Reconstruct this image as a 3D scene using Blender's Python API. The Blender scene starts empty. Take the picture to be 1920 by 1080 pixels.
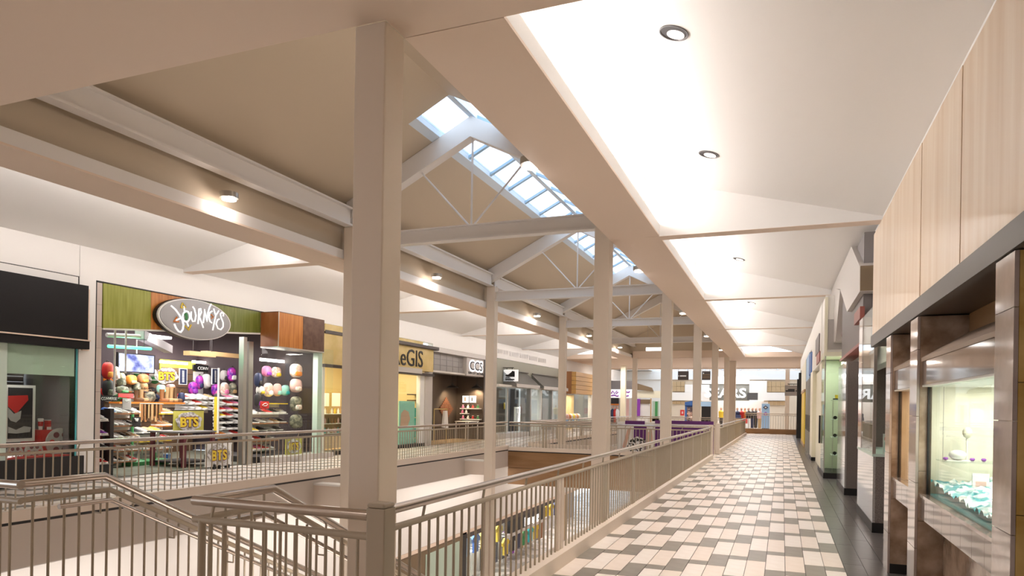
import bpy, math, random
from mathutils import Vector, Matrix
random.seed(7)
SC = bpy.context.scene
COL = SC.collection
# ------------------------------------------------------------------ camera
F, YAW, ROLL, CX, CY, EYE = 1281.86, 0.3764, 0.0160, 960.0, 759.257, 1.70
fw = Vector((-math.sin(YAW), math.cos(YAW), 0)); rt = Vector((math.cos(YAW), math.sin(YAW), 0)); upv = Vector((0, 0, 1))
r2 = math.cos(ROLL) * rt + math.sin(ROLL) * upv
u2 = -math.sin(ROLL) * rt + math.cos(ROLL) * upv
cam = bpy.data.cameras.new('camera'); camo = bpy.data.objects.new('camera', cam); COL.objects.link(camo)
cam.sensor_width = 36.0; cam.sensor_fit = 'HORIZONTAL'; cam.lens = 36.0 * F / 1920.0
cam.shift_y = (CY - 540.0) / 1920.0; cam.clip_start = 0.05; cam.clip_end = 400
m = Matrix((r2, u2, -fw)).transposed().to_4x4(); m.translation = (0, 0, EYE); camo.matrix_world = m
SC.camera = camo
# ------------------------------------------------------------------ sky, exposure
W = bpy.data.worlds.new('sky'); SC.world = W; W.use_nodes = True
bgn = W.node_tree.nodes['Background']; bgn.inputs[0].default_value = (0.74, 0.87, 1.0, 1); bgn.inputs[1].default_value = 1.6
SC.view_settings.view_transform = 'Standard'; SC.view_settings.look = 'None'; SC.view_settings.gamma = 1.0
SC.view_settings.use_curve_mapping = False; SC.view_settings.exposure = 0.95
WARM = (1.0, 0.895, 0.81); NEUT = (1.0, 0.955, 0.935)
def lamp(name, kind, loc, power, color=WARM, target=None, size=0.3, size_y=None, spot=120, blend=0.6, radius=0.05):
    L = bpy.data.lights.new(name, kind); L.energy = power; L.color = color
    if kind == 'AREA':
        L.size = size
        if size_y: L.shape = 'RECTANGLE'; L.size_y = size_y
    elif kind == 'SPOT':
        L.spot_size = math.radians(spot); L.spot_blend = blend; L.shadow_soft_size = radius
    else: L.shadow_soft_size = radius
    o = bpy.data.objects.new(name, L); COL.objects.link(o); o.location = loc
    if target is not None:
        d = (Vector(target) - Vector(loc)).normalized()
        o.rotation_euler = d.to_track_quat('-Z', 'Y').to_euler()
    return o
# bay rhythm of the building: columns every 7.63 m
NB = 5; Y0 = 4.69; PITCH = 7.63
BY = [Y0 + PITCH * k for k in range(NB + 1)]        # near faces of the columns
SOF = 4.76                                           # soffit height
# concealed cove strips behind the lip of every coffer, both sides
for k in range(NB):
    ya, yb = (BY[k] + 0.40, BY[k + 1] - 0.05)
    yc, ln = (ya + yb) / 2, yb - ya - 0.3
    o = lamp('cove_lamp', 'AREA', (-2.22, yc, 5.02), 50, NEUT, None, 0.10, ln); o.rotation_euler = (0, math.radians(226), 0)
    o = lamp('cove_lamp', 'AREA', (-9.58, yc, 5.02), 62, NEUT, None, 0.10, ln); o.rotation_euler = (0, math.radians(134), 0)
# ------------------------------------------------------------------ pixel survey -> world points at a known plane
O = Vector((0, 0, EYE))
def ray(x, y): return fw + r2 * ((x - CX) / F) - u2 * ((y - CY) / F)
def at_x(x, y, X): d = ray(x, y); return O + d * (X / d.x)
def at_y(x, y, Y): d = ray(x, y); return O + d * (Y / d.y)
def at_z(x, y, z): d = ray(x, y); return O + d * ((z - EYE) / d.z)
def proj(p):
    d = Vector(p) - O; w = d.dot(fw)
    if w < 0.05: return None
    return (CX + F * d.dot(r2) / w, CY - F * d.dot(u2) / w, w)
# ------------------------------------------------------------------ materials
M = {}
def mat(key, color, rough=0.5, metal=0.0, spec=0.5, emit=None, estr=0.0, var=0.0, scale=6.0, stretch=(1, 1, 1), color2=None, bump=0.0, ramp=(0.35, 0.65), coat=0.0, tex='noise'):
    if key in M: return M[key]
    mt = bpy.data.materials.new(key); mt.use_nodes = True
    nt = mt.node_tree; b = nt.nodes['Principled BSDF']
    b.inputs['Roughness'].default_value = rough; b.inputs['Metallic'].default_value = metal
    b.inputs['Specular IOR Level'].default_value = spec
    if coat: b.inputs['Coat Weight'].default_value = coat; b.inputs['Coat Roughness'].default_value = 0.08
    c = (*color, 1)
    b.inputs['Base Color'].default_value = c
    if var or color2 or bump:
        tc = nt.nodes.new('ShaderNodeTexCoord'); mp = nt.nodes.new('ShaderNodeMapping'); mp.inputs['Scale'].default_value = stretch
        nt.links.new(tc.outputs['Object'], mp.inputs['Vector'])
        if tex == 'voronoi':
            n = nt.nodes.new('ShaderNodeTexVoronoi'); n.inputs['Scale'].default_value = scale; out = n.outputs['Color']
            sep = nt.nodes.new('ShaderNodeSeparateColor'); nt.links.new(out, sep.inputs[0]); out = sep.outputs[0]
        elif tex == 'wave':
            n = nt.nodes.new('ShaderNodeTexWave'); n.inputs['Scale'].default_value = scale; n.inputs['Distortion'].default_value = 3.0; n.inputs['Detail'].default_value = 3.0; out = n.outputs['Color']
        else:
            n = nt.nodes.new('ShaderNodeTexNoise'); n.inputs['Scale'].default_value = scale; n.inputs['Detail'].default_value = 5.0; out = n.outputs['Fac']
        nt.links.new(mp.outputs['Vector'], n.inputs['Vector'])
        r = nt.nodes.new('ShaderNodeValToRGB')
        r.color_ramp.elements[0].position = ramp[0]; r.color_ramp.elements[1].position = ramp[1]
        if color2 is None:
            lo = tuple(x * (1 - var) for x in color); hi = tuple(min(1, x * (1 + var)) for x in color)
        else: lo, hi = color, color2
        r.color_ramp.elements[0].color = (*lo, 1); r.color_ramp.elements[1].color = (*hi, 1)
        nt.links.new(out, r.inputs['Fac'])
        if var or color2: nt.links.new(r.outputs['Color'], b.inputs['Base Color'])
        if bump:
            bp = nt.nodes.new('ShaderNodeBump'); bp.inputs['Strength'].default_value = bump; bp.inputs['Distance'].default_value = 0.01
            nt.links.new(out, bp.inputs['Height']); nt.links.new(bp.outputs['Normal'], b.inputs['Normal'])
    if emit:
        b.inputs['Emission Color'].default_value = (*emit, 1); b.inputs['Emission Strength'].default_value = estr
    M[key] = mt
    return mt
def glass(key, tint=(0.96, 0.99, 0.97), rough=0.01, lo=0.035, hi=0.55):
    """thin pane: clear with a mirror part that grows towards grazing angles, the same from both sides"""
    mt = bpy.data.materials.new(key); mt.use_nodes = True; nt = mt.node_tree
    nt.nodes.remove(nt.nodes['Principled BSDF'])
    out = nt.nodes['Material Output']; t = nt.nodes.new('ShaderNodeBsdfTransparent'); g = nt.nodes.new('ShaderNodeBsdfGlossy'); mx = nt.nodes.new('ShaderNodeMixShader'); lw = nt.nodes.new('ShaderNodeLayerWeight')
    pw = nt.nodes.new('ShaderNodeMath'); pw.operation = 'POWER'; pw.inputs[1].default_value = 5.0; ml = nt.nodes.new('ShaderNodeMath'); ml.operation = 'MULTIPLY_ADD'; ml.inputs[1].default_value = hi; ml.inputs[2].default_value = lo
    lw.inputs['Blend'].default_value = 0.5; t.inputs[0].default_value = (*tint, 1); g.inputs['Roughness'].default_value = rough
    nt.links.new(lw.outputs['Facing'], pw.inputs[0]); nt.links.new(pw.outputs[0], ml.inputs[0]); nt.links.new(ml.outputs[0], mx.inputs[0])
    nt.links.new(t.outputs[0], mx.inputs[1]); nt.links.new(g.outputs[0], mx.inputs[2]); nt.links.new(mx.outputs[0], out.inputs['Surface'])
    M[key] = mt; return mt
mat('white', (0.86, 0.83, 0.80), 0.6); mat('beige', (0.81, 0.655, 0.535), 0.6); mat('column_paint', (0.77, 0.665, 0.555), 0.5)
mat('roof_tan', (0.58, 0.48, 0.36), 0.7); mat('steel_paint', (0.80, 0.76, 0.73), 0.45); mat('frame_blue', (0.66, 0.74, 0.82), 0.4)
mat('mullion', (0.36, 0.50, 0.62), 0.4); mat('rod', (0.82, 0.80, 0.80), 0.4)
mat('rail_steel', (0.50, 0.44, 0.39), 0.24, 0.9); mat('rail_paint', (0.44, 0.37, 0.28), 0.42); mat('curb', (0.75, 0.645, 0.55), 0.5)
mat('fascia_paint', (0.56, 0.49, 0.43), 0.6); mat('slab', (0.70, 0.62, 0.54), 0.6); mat('black', (0.012, 0.011, 0.012), 0.4); mat('black_gloss', (0.012, 0.011, 0.012), 0.55, spec=0.25); mat('blackish', (0.03, 0.025, 0.025), 0.6)
mat('tile_white', (0.83, 0.75, 0.69), 0.33, color2=(0.93, 0.88, 0.84), scale=9, stretch=(0.6, 4.0, 1), ramp=(0.3, 0.7))
mat('tile_cream', (0.80, 0.69, 0.61), 0.33, color2=(0.89, 0.80, 0.73), scale=9, stretch=(0.6, 4.0, 1), ramp=(0.3, 0.7))
mat('tile_dark', (0.22, 0.20, 0.17), 0.33, color2=(0.28, 0.255, 0.22), scale=8, stretch=(0.6, 4.0, 1))
mat('grout', (0.16, 0.145, 0.13), 0.8); mat('strip_tile', (0.085, 0.074, 0.07), 0.28, color2=(0.12, 0.107, 0.10), scale=7, stretch=(0.6, 6, 1))
mat('wood_panel', (0.72, 0.50, 0.30), 0.35, color2=(0.88, 0.72, 0.54), scale=2.2, stretch=(3.5, 3.5, 0.22), ramp=(0.25, 0.75), coat=0.2)
mat('wood_brown', (0.25, 0.13, 0.05), 0.45, color2=(0.31, 0.17, 0.075), scale=2, stretch=(0.5, 0.5, 4))
mat('marble', (0.22, 0.14, 0.09), 0.14, color2=(0.50, 0.37, 0.28), scale=4.5, ramp=(0.34, 0.62), coat=0.3)
mat('marble_warm_lit', (0.50, 0.30, 0.07), 0.2, color2=(0.74, 0.52, 0.20), scale=4.0, coat=0.2)  # side of the near pier: marble with warm light put into its colour
mat('mirror_stone', (0.42, 0.34, 0.31), 0.07, color2=(0.55, 0.46, 0.42), scale=4, spec=0.9, coat=0.8)
mat('stone_dark', (0.15, 0.115, 0.095), 0.05, color2=(0.24, 0.19, 0.165), scale=5, spec=0.9, coat=0.8)
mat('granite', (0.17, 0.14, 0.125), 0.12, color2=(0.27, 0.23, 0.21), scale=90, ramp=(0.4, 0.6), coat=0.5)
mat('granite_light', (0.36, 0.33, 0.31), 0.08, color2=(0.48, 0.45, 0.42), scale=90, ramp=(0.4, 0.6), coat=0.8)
mat('dark_metal', (0.16, 0.15, 0.15), 0.35, 0.6); mat('dark_fascia', (0.085, 0.078, 0.075), 0.35); mat('dark_soffit', (0.05, 0.035, 0.025), 0.3)
mat('cream', (0.82, 0.78, 0.62), 0.45); mat('cream_white', (0.86, 0.83, 0.78), 0.5); mat('grey', (0.45, 0.42, 0.40), 0.5); mat('grey_dark', (0.22, 0.20, 0.20), 0.5)
mat('sign_grey', (0.62, 0.58, 0.55), 0.35); mat('brown_dark', (0.20, 0.14, 0.08), 0.5); mat('red_trim', (0.35, 0.10, 0.08), 0.4); mat('maroon', (0.16, 0.03, 0.04), 0.4)
glass('glass'); glass('glass_green', (0.94, 0.98, 0.945)); glass('glass_sky', (0.93, 0.96, 1.0))
mat('frost', (0.48, 0.60, 0.50), 0.5); mat('pale_green', (0.62, 0.74, 0.66), 0.4); mat('green_back', (0.60, 0.66, 0.50), 0.5)
mat('alu', (0.55, 0.53, 0.50), 0.3, 0.8); mat('chrome', (0.8, 0.8, 0.8), 0.1, 1.0)
def hsvmat(key, rgb, rough=0.5): return mat(key, rgb, rough)
for k_, c_ in dict(red=(0.62, 0.03, 0.025), orange=(0.72, 0.22, 0.03), yellow=(0.80, 0.58, 0.04), green=(0.06, 0.28, 0.09), teal=(0.05, 0.50, 0.50), mint=(0.38, 0.75, 0.66), blue=(0.05, 0.16, 0.50),
                   navy=(0.03, 0.04, 0.10), purple=(0.12, 0.02, 0.16), violet=(0.28, 0.05, 0.45), pink=(0.80, 0.22, 0.42), rose=(0.72, 0.45, 0.42), tan=(0.50, 0.32, 0.15), sienna=(0.33, 0.14, 0.05), leather=(0.16, 0.08, 0.035),
                   offwhite=(0.80, 0.77, 0.72), paper=(0.88, 0.87, 0.85), skin=(0.72, 0.45, 0.34), skyblue=(0.35, 0.55, 0.80), turquoise=(0.10, 0.48, 0.52), steel=(0.42, 0.40, 0.38)).items():
    mat(k_, c_, 0.5)
mat('store_floor', (0.16, 0.17, 0.13), 0.35, color2=(0.24, 0.24, 0.19), scale=2); mat('store_dark', (0.10, 0.065, 0.075), 0.7); mat('store_ceiling', (0.18, 0.15, 0.14), 0.8)
mat('camo', (0.10, 0.10, 0.07), 0.6, color2=(0.30, 0.28, 0.20), scale=9, ramp=(0.45, 0.55)); mat('floral', (0.70, 0.42, 0.34), 0.6, color2=(0.86, 0.80, 0.72), scale=14, ramp=(0.42, 0.58)); mat('galaxy', (0.10, 0.02, 0.30), 0.3, color2=(0.62, 0.06, 0.45), scale=7, ramp=(0.4, 0.6))
mat('led_white', (1, 1, 1), 0.5, emit=(1.0, 0.96, 0.9), estr=9.0); mat('led_warm', (1, 1, 1), 0.5, emit=(1.0, 0.82, 0.6), estr=9.0); mat('neon_green', (0.1, 0.6, 0.3), 0.5, emit=(0.08, 1.0, 0.35), estr=1.6); mat('lit_sign', (1, 1, 1), 0.5, emit=(0.95, 0.93, 1.0), estr=0.6)
mat('lit_white', (1, 1, 1), 0.5, emit=(1, 0.97, 0.93), estr=1.4); mat('lens', (1, 0.9, 0.85), 0.3, emit=(1.0, 0.86, 0.78), estr=2.0)
mat('screen', (0.1, 0.1, 0.3), 0.3, color2=(0.5, 0.5, 0.6), scale=3)
_n = M['screen'].node_tree; _b = _n.nodes['Principled BSDF']; _r = [n for n in _n.nodes if n.type == 'VALTORGB'][0]
_r.color_ramp.elements[0].color = (0.03, 0.04, 0.14, 1); _r.color_ramp.elements[1].color = (0.40, 0.45, 0.75, 1)
_n.links.new(_r.outputs['Color'], _b.inputs['Emission Color']); _b.inputs['Emission Strength'].default_value = 0.45
# ------------------------------------------------------------------ mesh helpers
class MB:
    def __init__(s): s.v = []; s.f = []; s.sm = False
    def box(s, x0, x1, y0, y1, z0, z1):
        if x1 < x0: x0, x1 = x1, x0
        if y1 < y0: y0, y1 = y1, y0
        if z1 < z0: z0, z1 = z1, z0
        n = len(s.v)
        s.v += [(x0, y0, z0), (x1, y0, z0), (x1, y1, z0), (x0, y1, z0), (x0, y0, z1), (x1, y0, z1), (x1, y1, z1), (x0, y1, z1)]
        s.f += [tuple(n + i for i in q) for q in ((3, 2, 1, 0), (4, 5, 6, 7), (0, 1, 5, 4), (1, 2, 6, 5), (2, 3, 7, 6), (3, 0, 4, 7))]
        return s
    def prism(s, pts, vec):
        n = len(s.v); k = len(pts); vec = Vector(vec)
        s.v += [tuple(p) for p in pts] + [tuple(Vector(p) + vec) for p in pts]
        s.f += [tuple(range(n + k - 1, n - 1, -1)), tuple(range(n + k, n + 2 * k))]
        s.f += [(n + i, n + (i + 1) % k, n + k + (i + 1) % k, n + k + i) for i in range(k)]
        return s
    def bar(s, p0, p1, w, h, up=(0, 0, 1)):
        p0, p1 = Vector(p0), Vector(p1); d = (p1 - p0).normalized(); a = d.cross(Vector(up)).normalized(); b = a.cross(d).normalized()
        pts = [p0 + a * (w / 2 * i) + b * (h / 2 * j) for i, j in ((-1, -1), (1, -1), (1, 1), (-1, 1))]
        return s.prism(pts, p1 - p0)
    def tube(s, pts, r, n=10, closed=False):
        s.sm = True; pts = [Vector(p) for p in pts]; base = len(s.v); K = len(pts); rr = r if isinstance(r, (list, tuple)) else [r] * K
        prev = None
        for i, p in enumerate(pts):
            a = pts[i - 1] if i > 0 else (pts[-1] if closed else None); b = pts[i + 1] if i < K - 1 else (pts[0] if closed else None)
            d1 = (p - a).normalized() if a is not None else None; d2 = (b - p).normalized() if b is not None else None
            t = ((d1 or d2) + (d2 or d1)).normalized()
            k = 1.0
            if d1 is not None and d2 is not None: k = 1 / max(0.5, math.sqrt(max(0.01, (1 + d1.dot(d2)) / 2)))
            u = prev if prev is not None else (Vector((0, 0, 1)) if abs(t.z) < 0.9 else Vector((1, 0, 0)))
            e1 = (u - t * u.dot(t)).normalized(); e2 = t.cross(e1); prev = e1
            for j in range(n):
                an = 2 * math.pi * j / n
                s.v.append(tuple(p + (e1 * math.cos(an) + e2 * math.sin(an)) * rr[i] * (k if False else 1)))
        R = K if closed else K - 1
        for i in range(R):
            for j in range(n):
                a = base + i * n + j; b = base + i * n + (j + 1) % n; c = base + ((i + 1) % K) * n + (j + 1) % n; d = base + ((i + 1) % K) * n + j
                s.f.append((a, b, c, d))
        if not closed:
            s.f.append(tuple(base + j for j in range(n - 1, -1, -1))); s.f.append(tuple(base + (K - 1) * n + j for j in range(n)))
        return s
    def lathe(s, prof, n=16, c=(0, 0, 0), axis='z', sx=1, sy=1):
        s.sm = True; base = len(s.v)
        for r, h in prof:
            for j in range(n):
                a = 2 * math.pi * j / n; x, y = r * math.cos(a) * sx, r * math.sin(a) * sy
                p = (x, y, h) if axis == 'z' else ((h, x, y) if axis == 'x' else (y, h, x))
                s.v.append((p[0] + c[0], p[1] + c[1], p[2] + c[2]))
        for i in range(len(prof) - 1):
            for j in range(n):
                s.f.append((base + i * n + j, base + i * n + (j + 1) % n, base + (i + 1) * n + (j + 1) % n, base + (i + 1) * n + j))
        s.f.append(tuple(base + j for j in range(n - 1, -1, -1))); s.f.append(tuple(base + (len(prof) - 1) * n + j for j in range(n)))
        return s
    def blob(s, c, rx, ry, rz, p=0.6, n=12, m=8):
        """rounded superellipsoid"""
        s.sm = True; base = len(s.v)
        def sg(v, e): return math.copysign(abs(v) ** e, v)
        for i in range(m + 1):
            ph = -math.pi / 2 + math.pi * i / m
            for j in range(n):
                th = 2 * math.pi * j / n
                s.v.append((c[0] + rx * sg(math.cos(ph), p) * sg(math.cos(th), p), c[1] + ry * sg(math.cos(ph), p) * sg(math.sin(th), p), c[2] + rz * sg(math.sin(ph), p)))
        for i in range(m):
            for j in range(n):
                s.f.append((base + i * n + j, base + i * n + (j + 1) % n, base + (i + 1) * n + (j + 1) % n, base + (i + 1) * n + j))
        return s
    def mesh(s, name, off=(0, 0, 0)):
        me = bpy.data.meshes.new(name)
        me.from_pydata([(a - off[0], b - off[1], c - off[2]) for a, b, c in s.v], [], s.f)
        me.validate()
        if s.sm:
            me.polygons.foreach_set('use_smooth', [True] * len(me.polygons)); me.set_sharp_from_angle(angle=0.7)
        return me
    def build(s, name, mt, parent=None, local=False, bevel=0.0):
        off = Vector((0, 0, 0))
        if parent is not None and not local: off = wloc(parent)
        elif parent is None and not local:
            xs = [v[0] for v in s.v]; ys = [v[1] for v in s.v]; zs = [v[2] for v in s.v]
            off = Vector(((min(xs) + max(xs)) / 2, (min(ys) + max(ys)) / 2, min(zs)))
        o = bpy.data.objects.new(name, s.mesh(name, off)); COL.objects.link(o)
        o.data.materials.append(M[mt] if isinstance(mt, str) else mt)
        if parent is not None: o.parent = parent
        elif not local: o.location = off
        if bevel:
            b = o.modifiers.new('bevel', 'BEVEL'); b.width = bevel; b.segments = 2; b.limit_method = 'ANGLE'
        return o
def wloc(o):
    v = Vector(o.location)
    while o.parent is not None: o = o.parent; v += Vector(o.location)
    return v
def thing(name, label, cat, loc=(0, 0, 0), group=None, rz=0.0):
    o = bpy.data.objects.new(name, None); COL.objects.link(o); o.location = loc; o.rotation_euler = (0, 0, rz); o.empty_display_size = 0.1
    o['label'] = label; o['category'] = cat
    if group: o['group'] = group
    return o
def tag(o, label, cat, group=None):
    o['label'] = label; o['category'] = cat
    if group: o['group'] = group
    return o
def struct(name, loc=(0, 0, 0)):
    o = bpy.data.objects.new(name, None); COL.objects.link(o); o.location = loc; o['kind'] = 'structure'; o.empty_display_size = 0.1
    return o
def sbox(name, mt, x0, x1, y0, y1, z0, z1):
    o = MB().box(x0, x1, y0, y1, z0, z1).build(name, mt); o['kind'] = 'structure'; return o
def pbox(name, mt, parent, x0, x1, y0, y1, z0, z1, bevel=0.0):
    return MB().box(x0, x1, y0, y1, z0, z1).build(name, mt, parent, bevel=bevel)
def inst(name, me, mt, parent, loc, rz=0.0):
    o = bpy.data.objects.new(name, me); COL.objects.link(o); o.parent = parent
    o.location = Vector(loc) - (wloc(parent) if parent is not None else Vector((0, 0, 0))); o.rotation_euler = (0, 0, rz)
    if not me.materials: me.materials.append(None)
    if mt is not None: o.material_slots[0].link = 'OBJECT'; o.material_slots[0].material = M[mt] if isinstance(mt, str) else mt
    return o
ROT = {'+x': Matrix(((0, 0, 1), (1, 0, 0), (0, 1, 0))), '-y': Matrix(((1, 0, 0), (0, 0, -1), (0, 1, 0))), '-x': Matrix(((0, 0, -1), (-1, 0, 0), (0, 1, 0)))}
def text(name, body, mt, parent, loc, height, facing='+x', extrude=0.01, width=None, shear=0.0, bold=0.0):
    """lettering standing on a surface; loc = lower-left corner, height = cap height, width = total width"""
    c = bpy.data.curves.new(name, 'FONT'); c.body = body; c.size = height / 0.72; c.extrude = extrude; c.shear = shear; c.offset = bold; c.resolution_u = 3
    o = bpy.data.objects.new(name, c); COL.objects.link(o)
    dg = bpy.context.evaluated_depsgraph_get(); me = bpy.data.meshes.new_from_object(o.evaluated_get(dg)); bpy.data.objects.remove(o); bpy.data.curves.remove(c)
    xs = [v.co.x for v in me.vertices]; wd = max(xs) - min(xs); k = (width / wd) if width else 1.0; x0 = min(xs)
    for v in me.vertices: v.co.x = (v.co.x - x0) * k
    me.name = name
    o = bpy.data.objects.new(name, me); COL.objects.link(o); me.materials.clear(); me.materials.append(M[mt])
    R = ROT[facing].to_4x4()
    if parent is not None:
        o.parent = parent; o.location = Vector(loc) - wloc(parent)
    else: o.location = loc
    o.rotation_euler = ROT[facing].to_euler()
    return o
ORD = ['first', 'second', 'third', 'fourth', 'fifth', 'sixth', 'seventh', 'eighth', 'ninth', 'tenth', 'eleventh', 'twelfth']
# ================================================================== STRUCTURE
YE = BY[NB]                      # end of the gabled atrium roof
LOW = -5.8                       # lower mall level
XW, XR = -13.40, 1.45            # walls of the two galleries
# ---- soffits over and beside the atrium opening
cs = struct('ceiling_front', (-6, 0, SOF))
pbox('ceiling_board', 'beige', cs, -18, -2.99, -9, Y0, SOF, SOF + 0.25)
pbox('ceiling_board', 'beige', cs, -2.99, 4, -9, 4.975, SOF, SOF + 0.25)
pbox('ceiling_board', 'beige', cs, -18, -8.84, Y0, 4.975, SOF, SOF + 0.25)
pbox('upstand_wall', 'roof_tan', cs, -9.0, -2.9, Y0 - 0.2, Y0 - 0.02, SOF + 0.25, 7.7)
cr = struct('ceiling_right', (-0.4, 20, SOF))
pbox('soffit_board', 'beige', cr, -2.99, -2.09, 4.985, YE, SOF, SOF + 0.03)
pbox('soffit_core', 'white', cr, -2.95, -2.11, 4.99, YE, SOF + 0.03, 4.90)
pbox('lip', 'white', cr, -2.125, -2.09, 4.985, YE, SOF + 0.03, 4.97)
pbox('cove_wall', 'white', cr, -2.45, -2.35, 4.985, YE, 4.90, 6.1)
pbox('atrium_wall', 'roof_tan', cr, -2.97, -2.90, 4.985, YE, 4.90, 6.3)
cl = struct('ceiling_left', (-11.5, 20, SOF))
pbox('soffit_board', 'beige', cl, -9.71, -8.84, 4.985, YE, SOF, SOF + 0.03)
pbox('soffit_core', 'white', cl, -9.69, -8.86, 4.99, YE, SOF + 0.03, 4.95)
pbox('soffit_edge', 'steel_paint', cl, -8.86, -8.84, 4.70, YE, SOF + 0.03, 4.98)
pbox('lip', 'white', cl, -9.71, -9.675, 4.985, YE, SOF + 0.03, 4.97)
pbox('cove_wall', 'white', cl, -9.45, -9.35, 4.985, YE, 4.95, 6.1)
pbox('atrium_wall', 'roof_tan', cl, -9.04, -8.98, 4.70, YE, 4.95, 6.3)
def slope(par, xa, za, xb, zb, y0, y1):
    t = 0.06
    MB().prism([(xa, y0, za), (xb, y0, zb), (xb, y0, zb + t), (xa, y0, za + t)], (0, y1 - y0, 0)).build('sloped_panel', 'white', par)
def beam(par, xa, za, xb, zb, y0, y1):
    # cross wall between two coffers: level underside, top follows the slope
    MB().prism([(xa, y0, SOF), (xb, y0, SOF), (xb, y0, zb), (xa, y0, za)], (0, y1 - y0, 0)).build('cross_beam', 'white', par)
    pbox('beam_underside', 'beige', par, xa, xb, y0, y1, SOF - 0.004, SOF)
ZI, ZWALL = 5.81, 4.82
for k in range(NB):
    y0 = 4.985 if k == 0 else BY[k] + 0.30
    y1 = BY[k + 1] + 0.01
    slope(cr, -2.35, ZI, XR + 0.1, ZWALL - 0.03, y0, y1); slope(cl, -9.45, ZI, XW - 0.05, ZWALL - 0.01, y0, y1)
    if k < NB - 1:
        beam(cr, -2.36, ZI + 0.03, XR + 0.1, ZWALL - 0.02, y1, y1 + 0.29); beam(cl, -9.44, ZI + 0.03, XW - 0.05, ZWALL, y1, y1 + 0.29)
pbox('near_coffer_end', 'white', cr, -2.36, XR + 0.1, 4.965, 4.985, SOF + 0.02, 5.9)
pbox('near_coffer_end', 'white', cl, XW, -9.44, 4.965, 4.985, SOF + 0.02, 5.9)
# ---- the flat ceiling after the coffers and the far hall with its skylight band
cf = struct('ceiling_far', (-6, 48, SOF))
pbox('ceiling_board', 'beige', cf, -18, 4, YE, 54.2, SOF, SOF + 0.3)
pbox('fascia_board', 'beige', cf, -18, 4, 54.2, 54.5, SOF - 0.06, 5.1)
pbox('hall_ceiling', 'cream_white', cf, -24, 8, 54.5, 58.6, 5.62, 5.72)
pbox('hall_ceiling', 'cream_white', cf, -24, -11, 58.6, 63.4, 5.0, 5.72); pbox('hall_ceiling', 'cream_white', cf, 2.6, 8, 58.6, 63.4, 5.0, 5.72)
pbox('hall_edge', 'beige', cf, -24, 8, 63.2, 63.6, 4.80, 5.45)
hs_ = thing('hall_skylight', 'sloping skylight band over the far hall before the department store', 'skylight', (-4, 61, 5.2))
for i in range(9):
    xa = -11 + 13.6 * i / 9; xb = -11 + 13.6 * (i + 1) / 9
    MB().prism([(xa + 0.04, 58.6, 5.66), (xa + 0.04, 63.2, 5.10), (xa + 0.04, 63.2, 5.12), (xa + 0.04, 58.6, 5.68)], (xb - xa - 0.08, 0, 0)).build('pane', 'glass_sky', hs_)
    MB().prism([(xa - 0.04, 58.6, 5.62), (xa - 0.04, 63.2, 5.06), (xa - 0.04, 63.2, 5.14), (xa - 0.04, 58.6, 5.70)], (0.08, 0, 0)).build('mullion', 'frame_blue', hs_)
pbox('hall_side', 'cream_white', cf, -24.2, -24, 50, 64, 0, 5.7); pbox('hall_side', 'cream_white', cf, 6, 6.2, 50, 64, 0, 5.7)
pbox('store_roof', 'white', cf, -24, 8, 62.6, 70, 4.30, 4.40); pbox('store_end', 'white', cf, -24, 8, 70, 70.2, 0, 4.4)
pbox('gable_end', 'roof_tan', cf, -9.0, -2.9, YE, YE + 0.1, SOF, 7.8)
pbox('gable_rail', 'beige', cf, -8.8, -3.0, YE - 0.05, YE - 0.002, SOF, 5.2)
# ---- gabled roof over the atrium with the ridge skylight
RX, ZR, SL = -5.87, 7.47, 0.5
SKX = 0.86; SK0, SK1 = 11.4, 29.2
roof = struct('ceiling_roof', (RX, 20, 6))
def rz(x): return ZR - SL * abs(x - RX)
def rplane(name, mt, x0, x1, y0, y1, t=0.05, up=0.0):
    return MB().prism([(x0, y0, rz(x0) + up), (x1, y0, rz(x1) + up), (x1, y0, rz(x1) + t + up), (x0, y0, rz(x0) + t + up)], (0, y1 - y0, 0)).build(name, mt, roof)
rplane('roof_slope', 'roof_tan', -9.1, RX - SKX, Y0 - 0.2, YE)
rplane('roof_slope', 'roof_tan', -2.8, RX + SKX, Y0 - 0.2, YE)
for (a, b) in ((Y0 - 0.2, SK0), (SK1, YE)):
    rplane('roof_slope', 'roof_tan', RX - SKX, RX, a, b); rplane('roof_slope', 'roof_tan', RX + SKX, RX, a, b)
sky = thing('ridge_skylight', 'long gabled glass skylight along the roof ridge above the atrium', 'skylight', (RX, SK0, 7.1))
for sgn in (-1, 1):
    xa, xb = RX + sgn * SKX, RX + sgn * (SKX - 0.17)
    def sp(name, mt, x0, x1, y0, y1, z0, z1):
        return MB().prism([(x0, y0, rz(x0) + z0), (x1, y0, rz(x1) + z0), (x1, y0, rz(x1) + z1), (x0, y0, rz(x0) + z1)], (0, y1 - y0, 0)).build(name, mt, sky)
    sp('side_frame', 'frame_blue', xa, xb, SK0, SK1, 0.0, 0.16)
    sp('ridge_frame', 'frame_blue', RX + sgn * 0.0, RX + sgn * 0.06, SK0, SK1, 0.02, 0.16)
    n = int((SK1 - SK0) / 1.17)
    st = (SK1 - SK0) / n
    for i in range(n + 1):
        y = SK0 + i * st
        sp('mullion', 'mullion', xb, RX + sgn * 0.05, y - 0.045, y + 0.045, 0.03, 0.10)
        if i < n: sp('pane', 'glass_sky', xb, RX + sgn * 0.05, y + 0.045, y + st - 0.045, 0.11, 0.118)
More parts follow.
